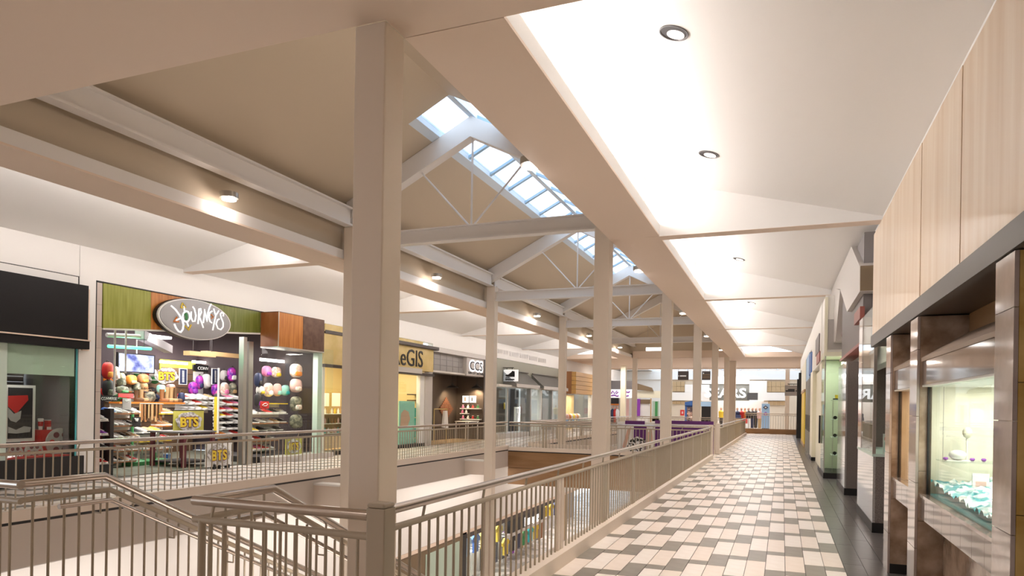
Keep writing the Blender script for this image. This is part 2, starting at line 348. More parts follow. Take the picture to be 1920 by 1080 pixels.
# ---- columns
XCR, XCL = (-3.28, -2.99), (-8.82, -8.535)
colw = 0.29
Cn = ['nearest', 'second', 'third', 'fourth', 'fifth', 'sixth']
for k in range(NB + 1):
    ya = BY[k] if k == 0 else BY[k] + 0.005
    t = thing('column', f'{Cn[k]} square beige column along the walkway railing on the tiled side', 'column', (XCR[0] + 0.145, ya + 0.145, LOW), 'atrium columns')
    pbox('shaft', 'column_paint', t, XCR[0], XCR[1], ya, ya + 0.29, LOW, SOF - 0.002 if k == 0 else 5.02, bevel=0.012)
    pbox('base_plate', 'slab', t, XCR[0] - 0.08, XCR[1] + 0.08, ya - 0.08, ya + 0.37, LOW, LOW + 0.03)
    if k == 0: continue
    t = thing('column', f'{Cn[k - 1]} slim beige column on the shop side of the atrium', 'column', (XCL[0] + 0.14, ya + 0.14, LOW), 'atrium columns')
    pbox('shaft', 'column_paint', t, XCL[0], XCL[1], ya, ya + 0.28, LOW, 5.46, bevel=0.012)
    pbox('base_plate', 'slab', t, XCL[0] - 0.08, XCL[1] + 0.08, ya - 0.08, ya + 0.36, LOW, LOW + 0.03)
    pbox('floor_bracket', 'curb', t, -9.5, XCL[0], ya, ya + 0.28, -0.55, -0.12)
    pbox('bracket_cap', 'white', t, -9.5, XCL[0], ya - 0.02, ya + 0.30, -0.12, -0.08)
# ---- eave beams on the shop side
for k in range(NB):
    a = BY[k] - (0 if k else 0.0); b = BY[k + 1]
    t = thing('eave_beam', f'pale steel eave beam spanning the {ORD[k]} bay on the shop side', 'beam', (-8.7, (a + b) / 2, 5.46), 'eave beams')
    y0 = a + (0.30 if k else 0.02); y1 = b - 0.002
    pbox('web', 'steel_paint', t, -8.70, -8.66, y0, y1, 5.50, 5.84)
    pbox('bottom_flange', 'steel_paint', t, -8.78, -8.58, y0, y1, 5.46, 5.50)
    pbox('top_flange', 'steel_paint', t, -8.78, -8.58, y0, y1, 5.82, 5.855)
# ---- roof trusses
for k in range(1, NB):
    yc = BY[k] + 0.15; nm = Cn[k - 1]
    t = thing('roof_truss', f'{nm} roof truss with tie beam, rafters and thin rods below the skylight', 'truss', (RX, yc, 5.0), 'roof trusses')
    xl, xr = XCL[1], XCR[0]
    tb = pbox('tie_beam', 'steel_paint', t, xl, xr + 0.28, yc - 0.02, yc + 0.02, 5.02, 5.29)
    o = pbox('flange', 'steel_paint', tb, xl, xr + 0.28, yc - 0.10, yc + 0.10, 5.005, 5.03); o = pbox('flange', 'steel_paint', tb, xl, xr + 0.28, yc - 0.10, yc + 0.10, 5.275, 5.30)
    for sg, x0 in ((-1, xl - 0.25), (1, xr + 0.28)):
        pts = [(x0, yc - 0.12, rz(x0) - 0.01), (RX, yc - 0.12, ZR - 0.01), (RX, yc - 0.12, ZR - 0.42), (x0, yc - 0.12, rz(x0) - 0.42)]
        MB().prism(pts, (0, 0.24, 0)).build('rafter', 'steel_paint', t)
    MB().tube([(RX, yc, 5.29), (RX, yc, ZR - 0.40)], 0.022, 8).build('king_rod', 'rod', t)
    for sg in (-1, 1):
        MB().tube([(RX + sg * 0.05, yc, 5.30), (RX + sg * 1.15, yc, rz(RX + 1.15) - 0.42)], 0.02, 8).build('diagonal_rod', 'rod', t)
# ---- floors
YS = 3.50                       # edge of the landing in front of the stair
def slabs(name):
    return struct(name)
fr = struct('floor_right', (-0.5, 20, 0))
pbox('slab', 'slab', fr, -2.30, 4.0, YS, 50.0, -0.6, -0.016)
pbox('mortar_bed', 'grout', fr, -2.12, 1.6, YS, 50.0, -0.016, -0.008)
fl = struct('floor_left', (-11.5, 12, 0))
pbox('slab', 'slab', fl, -18.0, -9.52, YS - 0.0, 62.0, -0.6, -0.016)
pbox('mortar_bed', 'grout', fl, -13.4, -9.68, 0, 62.0, -0.016, -0.008)
ff = struct('floor_front', (-6, -2, 0))
pbox('slab', 'slab', ff, -18.0, 4.0, -9, YS, -0.6, 0.0)
fb = struct('floor_bridge', (-6, 25, 0))
YB0, YB1 = 23.75, 26.4
pbox('slab', 'slab', fb, -9.52, -2.30, YB0, YB1, -0.55, -0.002)
pbox('fascia_plank', 'wood_brown', fb, -9.5, -2.3, YB0 - 0.03, YB0 - 0.002, -0.62, -0.04)
pbox('fascia_plank', 'wood_brown', fb, -9.5, -2.3, YB0 - 0.03, YB0 - 0.002, -1.25, -0.645)
pbox('underside', 'wood_brown', fb, -9.5, -2.3, YB0, YB1, -1.25, -0.56)
fx = struct('floor_far', (-6, 56, 0))
pbox('slab', 'slab', fx, -24.0, 6.0, 50.0, 75.0, -0.6, -0.002)
pbox('slab', 'slab', fx, -9.52, -2.3, 47.0, 50.0, -0.6, -0.002)
lf = struct('floor_lower', (-6, 20, LOW))
lowt = mat('lower_tiles', (0.62, 0.55, 0.50), 0.3, color2=(0.30, 0.27, 0.24), scale=2.2, ramp=(0.60, 0.62), tex='voronoi')
pbox('paving', 'lower_tiles', lf, -16, 4, -9, 75, LOW - 0.1, LOW)
# tiles: every plank-shaped tile is a piece of its own
TW, TM, TP = 0.198, 0.2015, 12 * 0.2015
def tile_mesh(ln):
    g = 0.0035
    return MB().box(g, TW - g, g, ln - g, -0.008, 0.0).mesh('tile')
TMESH = {4: tile_mesh(4 * TM), 3: tile_mesh(3 * TM), 1: tile_mesh(TM)}
def lay(parent, xr, ncol, y0, y1, t0, step, limit=300):
    cand = []; rest = {'tile_white': MB(), 'tile_cream': MB(), 'tile_dark': MB()}
    for i in range(ncol):
        x = xr - TW * (i + 1)
        ts = (t0 + step * i) % TP
        j = int((y0 - ts) / TP) - 1
        while True:
            s0 = ts + j * TP
            if s0 > y1: break
            for a, ln, mt in ((0, 3, 'tile_dark'), (3, 4, 'tile_white'), (7, 1, 'tile_dark'), (8, 4, 'tile_cream')):
                y = s0 + a * TM
                if y < y0 - 1e-6 or y + ln * TM > y1: continue
                q = proj((x + TW / 2, y + ln * TM / 2, 0)); sc = 0
                if q and -30 < q[0] < 1950 and q[1] < 1110: sc = 1 / q[2] ** 2 * (1 if ln > 1 else 0.5)
                cand.append((sc, x, y, ln, mt))
            j += 1
    cand.sort(key=lambda c: -c[0])
    for n, (sc, x, y, ln, mt) in enumerate(cand):
        if n < limit and sc > 0: inst('tile', TMESH[ln], mt, parent, (x, y, 0))
        else:
            g = 0.0035; b = rest[mt]; k = len(b.v)
            b.box(x + g, x + TW - g, y + g, y + ln * TM - g, -0.008, 0.0)
    for mt, b in rest.items():
        if b.v:
            o = b.build('tile_field', mt, parent); o['kind'] = 'stuff'
lay(fr, 0.648, 14, YS + 0.05, 50.0, 8.984, 0.993)
lay(fl, -9.70, 18, 4.0, 46.0, 3.1, 0.993)
# dark border along the shops
k = 0
for (xa, xb) in ((0.652, 0.85), (0.85, 1.06), (1.06, 1.27), (1.27, 1.6)):
    y = 3.6 + 0.4 * (k % 2); k += 1
    me = MB().box(0.002, xb - xa - 0.002, 0.002, 1.198, -0.008, 0.0).mesh('border_tile')
    while y < 50 - 1.2:
        inst('border_tile', me, 'strip_tile', fr, (xa, y, 0)); y += 1.2
# slab edge towards the atrium, shop side
se = struct('trim_slab_edge', (-9.5, 12, 0))
pbox('edge_board', 'fascia_paint', se, -9.52, -9.50, YS, YB0 - 0.04, -0.60, -0.008)
pbox('edge_board', 'fascia_paint', se, -9.52, -9.50, YB1, 47.0, -0.60, -0.03)
pbox('shadow_gap', 'black', se, -9.56, -9.51, YS, YB0 - 0.02, -0.008, 0.026)
pbox('shadow_gap', 'black', se, -9.56, -9.51, YB1, 47.0, -0.03, 0.03)
pbox('shadow_gap', 'black', se, -9.5, -2.3, YB0 - 0.02, YB0, -0.04, 0.0)
# ---- walls
wl = struct('wall_lower', (-11.2, 20, LOW))
pbox('wall_face', 'white', wl, -11.4, -11.2, -9, 60, -3.14, -0.61)
pbox('wall_band', 'beige', wl, -11.4, -11.19, -9, 60, -3.27, -3.15)
pbox('lower_ceiling', 'white', wl, -11.3, -9.53, -9, 60, -0.62, -0.602)
wr2 = struct('wall_lower_right', (-1, 20, LOW)); pbox('wall_face', 'beige', wr2, -1.2, -1.0, -9, 60, LOW, -0.62)
wb = struct('wall_behind', (-6, -9, 0)); pbox('wall_face', 'beige', wb, -18, 4, -9.2, -9, LOW, 5)
wl2 = struct('wall_lower_end', (-6, 60, LOW)); pbox('wall_face', 'beige', wl2, -12, 0, 60, 60.2, LOW, -0.62)
# ================================================================== RAILINGS
BAL = MB().tube([(0, 0, 0), (0, 0, 1)], 0.0105, 8).mesh('baluster')
def bal(parent, x, y, z0, z1, mt='rail_paint'):
    o = inst('baluster', BAL, mt, parent, (x, y, z0)); o.scale = (1, 1, z1 - z0); return o
def railing(label, axis, c, a, b, first=None, step=0.127, posts=(), curb=0.15, group='walkway railings', z=0.0, ht=1.05, gap=0.0, steel='rail_steel', curbmat='curb', base=0.0):
    """straight railing at x=c (axis 'y') or y=c (axis 'x') from a to b"""
    P = (lambda u, v, zz: (c + v, u, zz)) if axis == 'y' else (lambda u, v, zz: (u, c + v, zz))
    t = thing('railing', label, 'railing', P((a + b) / 2, 0, z), group)
    MB().tube([P(a, 0, z + ht), P(b, 0, z + ht)], 0.031, 12).build('handrail', steel, t)
    MB().tube([P(a, 0, z + ht - 0.115), P(b, 0, z + ht - 0.115)], 0.022, 10).build('lower_rail', 'rail_paint', t)
    if curb:
        p0, p1 = P(a, -0.09, z), P(b, 0.09, z)
        pbox('curb', curbmat, t, p0[0], p1[0], p0[1], p1[1], z + base, z + curb)
    u = first if first is not None else a + step / 2
    while u < b - 0.02:
        if not any(abs(u - q) < 0.09 for q in posts):
            x, y, _ = P(u, 0, 0); bal(t, x, y, z + curb, z + ht - 0.115)
        u += step
    for q in posts:
        ps = []
        for dq in (-0.055, 0.055):
            lo, hi = P(q + dq - 0.036, -0.012, 0), P(q + dq + 0.036, 0.012, 0)
            pbox('post', 'curb' if q < 8 and axis == 'y' else 'rail_paint', t, lo[0], hi[0], lo[1], hi[1], z + curb, z + ht - 0.12)
    u = a + 0.45
    while u < b:
        MB().tube([P(u, 0, z + ht - 0.10), P(u + 0.03, 0.0, z + ht - 0.02)], 0.011, 6).build('bracket', 'rail_paint', t)
        u += 0.98
    return t
XRR, XLR = -2.21, -9.60
railing('long railing beside the tiled walkway, running from the square newel', 'y', XRR, YS + 0.06, YB0 - 0.02, first=3.72, posts=(5.11, 7.05, 9.0, 10.95, 12.9, 14.85, 16.8, 18.75, 20.7, 22.65))
railing('distant railing beside the walkway beyond the bridge opening', 'y', XRR, YB1 + 0.12, 46.8, step=0.2, posts=(31, 36, 41))
railing('long railing across the atrium in front of the shoe shop', 'y', XLR, 3.6, YB0 + 0.05, first=6.01 - 0.127 * 18, step=0.1262, posts=(), curb=0.18, base=0.03)
railing('distant railing on the shop side beyond the bridge', 'y', XLR, YB1, 46.8, step=0.2, curb=0.18, base=0.03, posts=(30, 34, 38, 42))
railing('near railing of the bridge crossing the atrium above the brown fascia', 'x', YB0 + 0.06, -9.5, -2.32, posts=(-8.1, -6.2, -4.3), curb=0.14)
railing('far railing of the bridge crossing the atrium', 'x', YB1 - 0.06, -9.5, -2.32, step=0.2, curb=0.14)
railing('railing on a brown curb closing the far end of the walkway', 'x', 49.9, -2.4, 1.25, step=0.16, curb=0.34, curbmat='wood_brown', ht=1.38, steel='rail_paint')
railing('railing at the far end of the atrium opening', 'x', 47.1, -9.4, -2.4, step=0.25, curb=0.14)
# newel posts where the railings turn or end
def newel(label, x, y, w, h, mt='rail_paint'):
    t = thing('newel_post', label, 'newel post', (x, y, 0), 'newel posts')
    o = pbox('shaft', mt, t, x - w / 2, x + w / 2, y - w / 2, y + w / 2, 0, h - 0.012)
    b = o.modifiers.new('bevel', 'BEVEL'); b.width = 0.006; b.segments = 2
    o = MB().prism([(x - w / 2, y - w / 2, h - 0.012), (x + w / 2, y - w / 2, h - 0.012), (x + w / 2, y + w / 2, h - 0.012), (x - w / 2, y + w / 2, h - 0.012)], (0, 0, 0.03)).build('cap', mt, t, bevel=0.014)
    return t
newel('square taupe newel post in front of the nearest column', -2.21, YS + 0.0, 0.125, 1.09)
newel('pale newel post where the bridge railing meets the walkway railing', -2.21, YB0 + 0.04, 0.14, 1.12, 'curb')
newel('pale newel post at the start of the second walkway railing', -2.21, YB1 + 0.05, 0.14, 1.12, 'curb')
# ---- stair going down from the landing
SLP = 0.515; XS0, XS1 = -5.44, -3.62; YT = 4.2
tz = lambda y: -SLP * max(0.0, y - YT)
stair = thing('staircase', 'staircase leading down from the landing between two railings', 'staircase', ((XS0 + XS1) / 2, 4.2, LOW))
nst = 34; rise = -LOW / nst; run = rise / SLP
stm = MB().box(XS0 + 0.09, XS1 - 0.09, 0, run + 0.02, -rise, 0).mesh('step')
for i in range(nst):
    inst('step', stm, 'slab', stair, (0, YT - run + run * (i + 1) - 0.05, -rise * (i + 0.0) - 0.001 - (0 if i else 0)))
for x in (XS0 + 0.03, XS1 - 0.03):
    ye = YT - LOW / SLP
    MB().prism([(x - 0.03, YS, -0.62), (x - 0.03, YS, 0.10), (x - 0.03, YT, 0.10), (x - 0.03, ye, LOW + 0.1), (x - 0.03, ye, LOW), (x - 0.03, ye - 0.6, LOW)], (0.06, 0, 0)).build('stringer', 'curb', stair)
pbox('top_landing', 'slab', stair, XS0 + 0.06, XS1 - 0.06, YS, YT - 0.04, -0.3, -0.002)
def stair_rail(label, x, inner, yend):
    t = thing('stair_railing', label, 'railing', (x, YT, 0), 'stair railings')
    h = 1.03
    z = lambda y: h + tz(y)
    MB().tube([(x, YS - 0.03, h), (x, YT, h), (x, yend, z(yend))], 0.034, 14).build('handrail', 'rail_steel', t)
    MB().tube([(x, YS - 0.03, h - 0.125), (x, YT + 0.06, h - 0.125), (x, yend, z(yend) - 0.125)], 0.024, 12).build('lower_rail', 'rail_paint', t)
    xi = x + inner * 0.085
    MB().tube([(xi, YT - 0.45, h - 0.20), (xi, YT + 0.0, h - 0.20), (xi, yend, z(yend) - 0.20)], 0.021, 12).build('grab_rail', 'rail_steel', t)
    y = YS + 0.10; n = 0
    while y < yend - 0.1:
        bal(t, x, y, 0.10 + tz(y), z(y) - 0.125)
        if n % 6 == 4: MB().tube([(x, y, z(y) - 0.30), (xi, y, z(y) - 0.30), (xi, y, z(y) - 0.215)], 0.009, 6).build('grab_bracket', 'rail_paint', t)
        if n % 3 == 1: MB().tube([(x, y, z(y) - 0.11), (x, y, z(y) - 0.02)], 0.010, 6).build('bracket', 'rail_paint', t)
        y += 0.127; n += 1
    return t
stair_rail('stair railing on the left with a steel handrail and a lower grab rail', XS0, 1, 14.6)
stair_rail('stair railing on the right, beginning beside the newel and nearest column', XS1, -1, 14.6)
for x0, x1, lb in ((-9.5, XS0 + 0.06, 'landing railing at the left edge of the picture'), (XS1 - 0.02, -2.27, 'short landing railing between stair and newel post')):
    t = thing('landing_railing', lb, 'railing', ((x0 + x1) / 2, YS, 0), 'landing railings')
    sgn = 1 if x0 < -6 else -1
    MB().tube([(x0, YS - 0.03, 1.03), (x1, YS - 0.03, 1.03)], 0.034, 14).build('handrail', 'rail_steel', t)
    MB().tube([(x0, YS - 0.03, 0.905), (x1, YS - 0.03, 0.905)], 0.024, 12).build('lower_rail', 'rail_paint', t)
    pbox('curb', 'curb', t, x0, x1 if x0 < -6 else x1, YS - 0.09, YS + 0.0, 0.0, 0.06)
    x = x1 - 0.12 if x0 < -6 else x1 - 0.08
    while x > max(x0, -8.2) + 0.05:
        bal(t, x, YS - 0.03, 0.06, 0.905); x -= 0.115
    MB().tube([(x0 + 0.15, YS - 0.03, 0.92), (x0 + 0.17, YS - 0.03, 1.01)], 0.011, 6).build('bracket', 'rail_paint', t)
    if x0 > -6: MB().tube([(x0 + 0.07, YS - 0.03, 0.06), (x0 + 0.07, YS - 0.03, 0.905)], 0.026, 10).build('end_post', 'rail_paint', t)
# ================================================================== CEILING LAMPS
n = 0
LY = []
for k in range(NB):
    for f in (0.30, 0.762): LY.append((BY[k] + PITCH * f, k))
tilt = math.atan2(ZI - ZWALL + 0.03, XR + 0.1 + 2.35)
for y, k in LY:
    x = -1.07; z = ZI - (x + 2.35) * math.tan(tilt)
    w = 'nearest' if n == 0 else ORD[n]
    t = thing('recessed_downlight', f'{w} round recessed downlight in the sloped white ceiling from the camera', 'ceiling light', (x, y, z), 'recessed ceiling lights')
    t.rotation_euler = (0, tilt, 0)
    MB().lathe([(0.150, -0.004), (0.150, -0.012), (0.138, -0.012), (0.130, 0.0)], 28).build('trim_ring', 'dark_metal', t, local=True)
    b = MB(); b.lathe([(0.129, -0.003), (0.129, -0.0045)], 28); b.build('baffle', 'blackish', t, local=True)
    MB().lathe([(0.088, -0.006), (0.088, -0.009)], 24, c=(0.015, 0.028, 0)).build('reflector', 'lens', t, local=True)
    lamp('downlight_beam', 'SPOT', (x + 0.01, y, z - 0.03), 260, WARM, (x + 0.3, y, 0), spot=100, blend=0.9, radius=0.15)
    n += 1
# drum-shaped wall lamps above the soffit edge
def wall_lamp(label, x, y, z, sg):
    t = thing('wall_lamp', label, 'lamp', (x, y, z), 'atrium wall lamps')
    MB().lathe([(0.13, -0.05), (0.15, -0.04), (0.15, 0.05), (0.12, 0.06)], 20, c=(x, y, z)).build('drum', 'alu', t)
    MB().lathe([(0.115, -0.07), (0.115, -0.05)], 20, c=(x, y, z)).build('lens', 'led_warm', t)
    pbox('mount_arm', 'alu', t, x - 0.03, x + 0.12 * sg * -1, y - 0.03, y + 0.03, z - 0.01, z + 0.03)
    lamp('wall_lamp_glow', 'POINT', (x + 0.06 * sg, y, z - 0.16), 6, (1.0, 0.90, 0.86), radius=0.08)
    if sg < 0: lamp('wall_lamp_flood', 'SPOT', (x - 0.18, y, z + 0.02), 55, (1.0, 0.89, 0.78), (-8.0, y, 5.9), spot=140, blend=0.9, radius=0.12)
for i, y in enumerate((8.9, 16.3, 24.4, 31.9, 38.6)):
    wall_lamp(f'{"nearest" if i == 0 else ORD[i]} drum lamp on the atrium wall above the shops', -8.68, y, 5.13, 1)
for i, y in enumerate((8.5, 15.9, 23.5, 31.2, 38.8)):
    wall_lamp(f'{"nearest" if i == 0 else ORD[i]} drum lamp peeping past the soffit on the walkway side', -3.14, y, 4.92, -1)
# ================================================================== SHOP WALL ACROSS THE ATRIUM
def bx(name, mt, parent, x0, y0, x1, y1, X, d=0.02, bevel=0.0):
    """a board facing +x: photograph rectangle surveyed on the plane x = X, d thick towards -x"""
    a = at_x(x0, (y0 + y1) / 2, X); b = at_x(x1, (y0 + y1) / 2, X); xm = (x0 + x1) / 2
    z1 = at_x(xm, y0, X).z; z0 = at_x(xm, y1, X).z
    return pbox(name, mt, parent, X - d, X, a.y, b.y, z0, z1, bevel)
def by(name, mt, parent, x0, y0, x1, y1, Y, d=0.02):
    a = at_y(x0, (y0 + y1) / 2, Y); b = at_y(x1, (y0 + y1) / 2, Y); xm = (x0 + x1) / 2
    z1 = at_y(xm, y0, Y).z; z0 = at_y(xm, y1, Y).z
    return pbox(name, mt, parent, a.x, b.x, Y, Y + d, z0, z1)
def stroke(name, mt, parent, pts, r, X, u0, v0, k, n=6):
    return MB().tube([at_x(u0 + u / k, v0 + v / k, X) for u, v in pts], r, n).build(name, mt, parent)
wl = struct('wall_left', (XW, 20, 0))
W_ = lambda y0, y1, z0, z1, x0=XW - 0.25, x1=XW, mt='white': pbox('wall_panel', mt, wl, x0, x1, y0, y1, z0, z1)
W_(0, 9.73, 4.185, 4.85); W_(0, 9.715, 3.6, 4.17, x1=XW - 0.008); W_(9.74, 10.10, 0.15, 4.85); W_(10.10, 24.95, 4.17, 4.85); W_(24.95, 42.0, 4.06, 4.85)
pbox('reveal_line', 'black', wl, XW - 0.2, XW - 0.02, 0, 9.74, 4.168, 4.187); pbox('reveal_line', 'black', wl, XW - 0.2, XW - 0.02, 9.712, 9.742, 3.7, 4.187)
pbox('reveal_line', 'black', wl, XW - 0.2, XW + 0.004, 10.10, 17.0, 4.15, 4.172); pbox('reveal_line', 'black', wl, XW - 0.2, XW + 0.004, 10.10, 10.122, 0.15, 4.17)
pbox('baseboard', 'black', wl, XW - 0.2, XW + 0.01, 9.74, 10.12, 0, 0.15)
W_(42.0, 63.0, 3.9, 4.85); W_(42.0, 43.0, 0, 3.9)
pbox('party_wall', 'cream_white', wl, -19, XW - 0.26, 9.80, 10.08, 0, 4.1); pbox('party_wall', 'cream_white', wl, -19, XW - 0.06, 17.80, 17.92, 0, 4.1)
pbox('party_wall', 'grey', wl, -19, XW - 0.06, 24.86, 24.98, 0, 4.05); pbox('party_wall', 'grey_dark', wl, -19, XW - 0.06, 30.4, 30.9, 0, 4.05); pbox('party_wall', 'cream_white', wl, -19, XW - 0.06, 41.9, 42.2, 0, 4.05)
pbox('back_wall', 'grey_dark', wl, -19.2, -19.0, 0, 63, 0, 4.3)
# ------------------------------------------------ window with film poster
s = thing('black_shop_sign', 'large blank black sign box above the poster window', 'sign', (XW + 0.1, 7, 2.7))
pbox('face', 'black_gloss', s, XW - 0.01, XW + 0.20, 3.0, 9.79, 2.885, 3.99); pbox('lower_band', 'black_gloss', s, XW - 0.01, XW + 0.17, 3.0, 9.85, 2.70, 2.865)
pbox('trim_strip', 'beige', s, XW - 0.01, XW + 0.21, 3.0, 9.85, 2.862, 2.887); pbox('side_plate', 'beige', s, XW - 0.01, XW + 0.05, 9.79, 9.93, 2.68, 3.95)
sw = thing('display_window', 'glass display window with green frosted top beside the white pilaster', 'window', (XW, 8, 0))
pbox('base', 'black', sw, XW - 1.7, XW + 0.06, 3.0, 9.85, 0.0, 0.52); pbox('pane', 'glass', sw, XW - 0.03, XW - 0.015, 3.0, 9.70, 0.52, 2.70)
pbox('frost_band', 'frost', sw, XW - 0.065, XW - 0.035, 3.0, 9.68, 2.14, 2.70); pbox('edge_strip', 'turquoise', sw, XW - 0.03, XW - 0.01, 9.70, 9.73, 0.52, 2.70)
pbox('corner_post', 'pale_green', sw, XW - 0.09, XW + 0.0, 8.0, 8.36, 0.52, 2.70); pbox('side_wall', 'grey_dark', sw, XW - 1.7, XW - 0.07, 9.74, 9.80, 0.52, 2.9); pbox('top_board', 'grey_dark', sw, XW - 1.7, XW - 0.07, 3.0, 9.74, 2.9, 2.95)
sh = thing('roller_shutter', 'closed grey roller shutter behind the poster window', 'shutter', (XW - 1.6, 8.8, 0.5))
for i in range(20): pbox('slat', 'grey_dark', sh, XW - 1.62, XW - 1.60 - 0.012 * (i % 2), 3.2, 9.7, 0.53 + 0.115 * i, 0.53 + 0.115 * i + 0.108)
ps = thing('framed_poster', 'framed red and black film poster leaning in the display window', 'poster', (XW - 0.9, 8.6, 0.52))
Xp = XW - 0.75
bx('frame', 'offwhite', ps, 12, 722, 66, 828, Xp, 0.04); bx('print', 'blackish', ps, 15, 727, 61, 822, Xp + 0.008, 0.01)
MB().prism([at_x(x, y, Xp + 0.010) for x, y in ((15, 742), (52, 741), (53, 750), (30, 776), (15, 762))], (0.004, 0, 0)).build('red_shape', 'red', ps)
MB().prism([at_x(x, y, Xp + 0.012) for x, y in ((15, 764), (26, 776), (40, 770), (38, 785), (30, 792), (20, 789), (15, 782))], (0.004, 0, 0)).build('grey_shape', 'steel', ps)
MB().prism([at_x(x, y, Xp + 0.012) for x, y in ((15, 800), (30, 806), (45, 799), (58, 801), (56, 810), (30, 813), (15, 812))], (0.004, 0, 0)).build('grey_shape', 'steel', ps)
tb = thing('draped_table', 'red cloth draped table in the display window holding drinking cups', 'table', (XW - 0.9, 9.1, 0.52))
a = at_x(63, 806, XW - 0.9); b = at_x(135, 806, XW - 0.9)
MB().prism([(XW - 1.3, a.y, 0.53), (XW - 0.62, a.y - 0.02, 0.53), (XW - 0.70, a.y, a.z), (XW - 1.3, a.y, a.z)], (0, b.y - a.y, 0)).build('cloth', 'red', tb)
pbox('floor_cloth', 'red', tb, XW - 1.3, XW - 0.10, 8.4, 9.68, 0.521, 0.545)
for i, (x, nm) in enumerate(((76, 'left'), (109, 'right'))):
    p = at_x(x, 804, XW - 0.85)
    t = thing('paper_cup', f'{nm} red and white paper cup standing on the red cloth', 'cup', (p.x, p.y, a.z + 0.001), 'paper cups')
    MB().lathe([(0.035, 0), (0.052, 0.21)], 16, c=(0, 0, 0)).build('body', 'paper', t, local=True); MB().lathe([(0.0445, 0.075), (0.0495, 0.17)], 16).build('sleeve', 'red', t, local=True); MB().lathe([(0.056, 0.205), (0.056, 0.225), (0.04, 0.235)], 16).build('lid', 'paper', t, local=True)
p = at_x(92, 804, XW - 0.85); t = thing('popcorn_box', 'red popcorn tub between the two paper cups', 'box', (p.x, p.y, a.z + 0.001))
MB().prism([(-0.06, -0.06, 0), (0.06, -0.06, 0), (0.06, 0.06, 0), (-0.06, 0.06, 0)], (0, 0, 0.19)).build('tub', 'red', t, local=True); pbox('rim', 'paper', t, p.x - 0.065, p.x + 0.065, p.y - 0.065, p.y + 0.065, a.z + 0.19, a.z + 0.205); pbox('card', 'paper', t, p.x + 0.062, p.x + 0.07, p.y - 0.09, p.y + 0.09, a.z, a.z + 0.06)
def reel(label, cx, cy, r, X):
    p = at_x(cx, cy, X); t = thing('film_reel', label, 'film reel', (X, p.y, p.z), 'film reels')
    b = MB(); n = 36
    MB().lathe([(r * 0.93, -0.02), (r, -0.015), (r, 0.015), (r * 0.93, 0.02)], 36, axis='x').build('rim_disc', 'steel', t, local=True)
    for i in range(6):
        an = i * math.pi / 3; MB().lathe([(r * 0.21, 0.0205), (r * 0.21, 0.024)], 14, c=(0, 0.6 * r * math.cos(an), 0.6 * r * math.sin(an)), axis='x').build('hole', 'maroon' if i % 3 else 'red', t, local=True)
    MB().lathe([(r * 0.12, 0.02), (r * 0.12, 0.035)], 14, axis='x').build('hub', 'blackish', t, local=True)
r_ = (at_x(92, 830, XW - 0.45) - at_x(140, 830, XW - 0.45)).length / 2
reel('largest film reel leaning against the red cloth', 112, 829, 0.29, XW - 0.45); reel('small film reel lying below the poster', 27, 850, 0.16, XW - 0.40); reel('middle film reel beside the largest one', 63, 847, 0.18, XW - 0.40)
lamp('window_light', 'AREA', (XW - 0.5, 8.6, 2.12), 2.5, NEUT, (XW - 0.5, 8.6, 0), 0.6, 1.5)
# ------------------------------------------------ the shoe shop
js = thing('shoe_shop_front', 'shoe shop fascia of green and orange wooden panels', 'shop front', (XW, 12.5, 3.2))
X1 = XW - 0.02
def fas(name, mt, x0, x1, yt0, yt1, yb0, yb1, X=X1):
    MB().prism([at_x(x0, yb0, X), at_x(x1, yb1, X), at_x(x1, yt1, X), at_x(x0, yt0, X)], (-0.06, 0, 0)).build(name, mt, js)
mat('panel_green', (0.25, 0.27, 0.02), 0.4, color2=(0.36, 0.36, 0.06), scale=3, stretch=(1, 5, 0.4)); mat('panel_olive', (0.14, 0.17, 0.02), 0.4, color2=(0.21, 0.23, 0.05), scale=3, stretch=(1, 5, 0.4))
mat('panel_orange', (0.46, 0.15, 0.02), 0.4, color2=(0.62, 0.25, 0.05), scale=3, stretch=(1, 5, 0.4)); mat('panel_orange_shade', (0.33, 0.10, 0.025), 0.4, color2=(0.42, 0.16, 0.05), scale=4, stretch=(1, 5, 0.4)); mat('panel_brown', (0.10, 0.045, 0.03), 0.45, color2=(0.15, 0.08, 0.05), scale=6)  # side of the projecting box: orange with shade put into the colour
yt = lambda x: 530.5 + (x - 193.5) * 0.1795; yb = lambda x: 615.0 + (x - 193.5) * 0.031
for x0, x1, mt in ((193.5, 282.8, 'panel_green'), (283.4, 372, 'panel_orange'), (372.6, 488.5, 'panel_olive')): fas('panel', mt, x0, x1, yt(x0), yt(x1), yb(x0), yb(x1))
fas('light_strip', 'offwhite', 193.5, 488.5, yb(193.5), yb(488.5), yb(193.5) + 3, yb(488.5) + 3, X1 + 0.03)
mat('jamb_stone', (0.58, 0.49, 0.43), 0.4)
for i in range(9): pbox('jamb_tile', 'jamb_stone', js, XW - 0.05, XW - 0.005, 10.125, 10.245, 0.0 + 0.46 * i, 0.455 + 0.46 * i)
XB = -12.79
pbox('box_side', 'panel_orange_shade', js, XW + 0.0, XB - 0.03, 14.97, 14.99, 3.19, 4.13); pbox('box_panel', 'panel_orange', js, XB - 0.03, XB, 14.97, 15.985, 3.20, 4.13); pbox('box_panel', 'panel_brown', js, XB - 0.03, XB, 16.0, 16.97, 3.20, 4.13)
pbox('box_bottom', 'alu', js, XW, XB + 0.004, 14.965, 16.975, 3.165, 3.198); pbox('box_top', 'panel_brown', js, XW, XB, 14.97, 16.97, 4.13, 4.15); pbox('corner_trim', 'alu', js, XB - 0.005, XB + 0.006, 14.962, 14.985, 3.17, 4.14); pbox('box_core', 'panel_brown', js, XW, XB - 0.04, 14.995, 16.95, 3.3, 4.12)
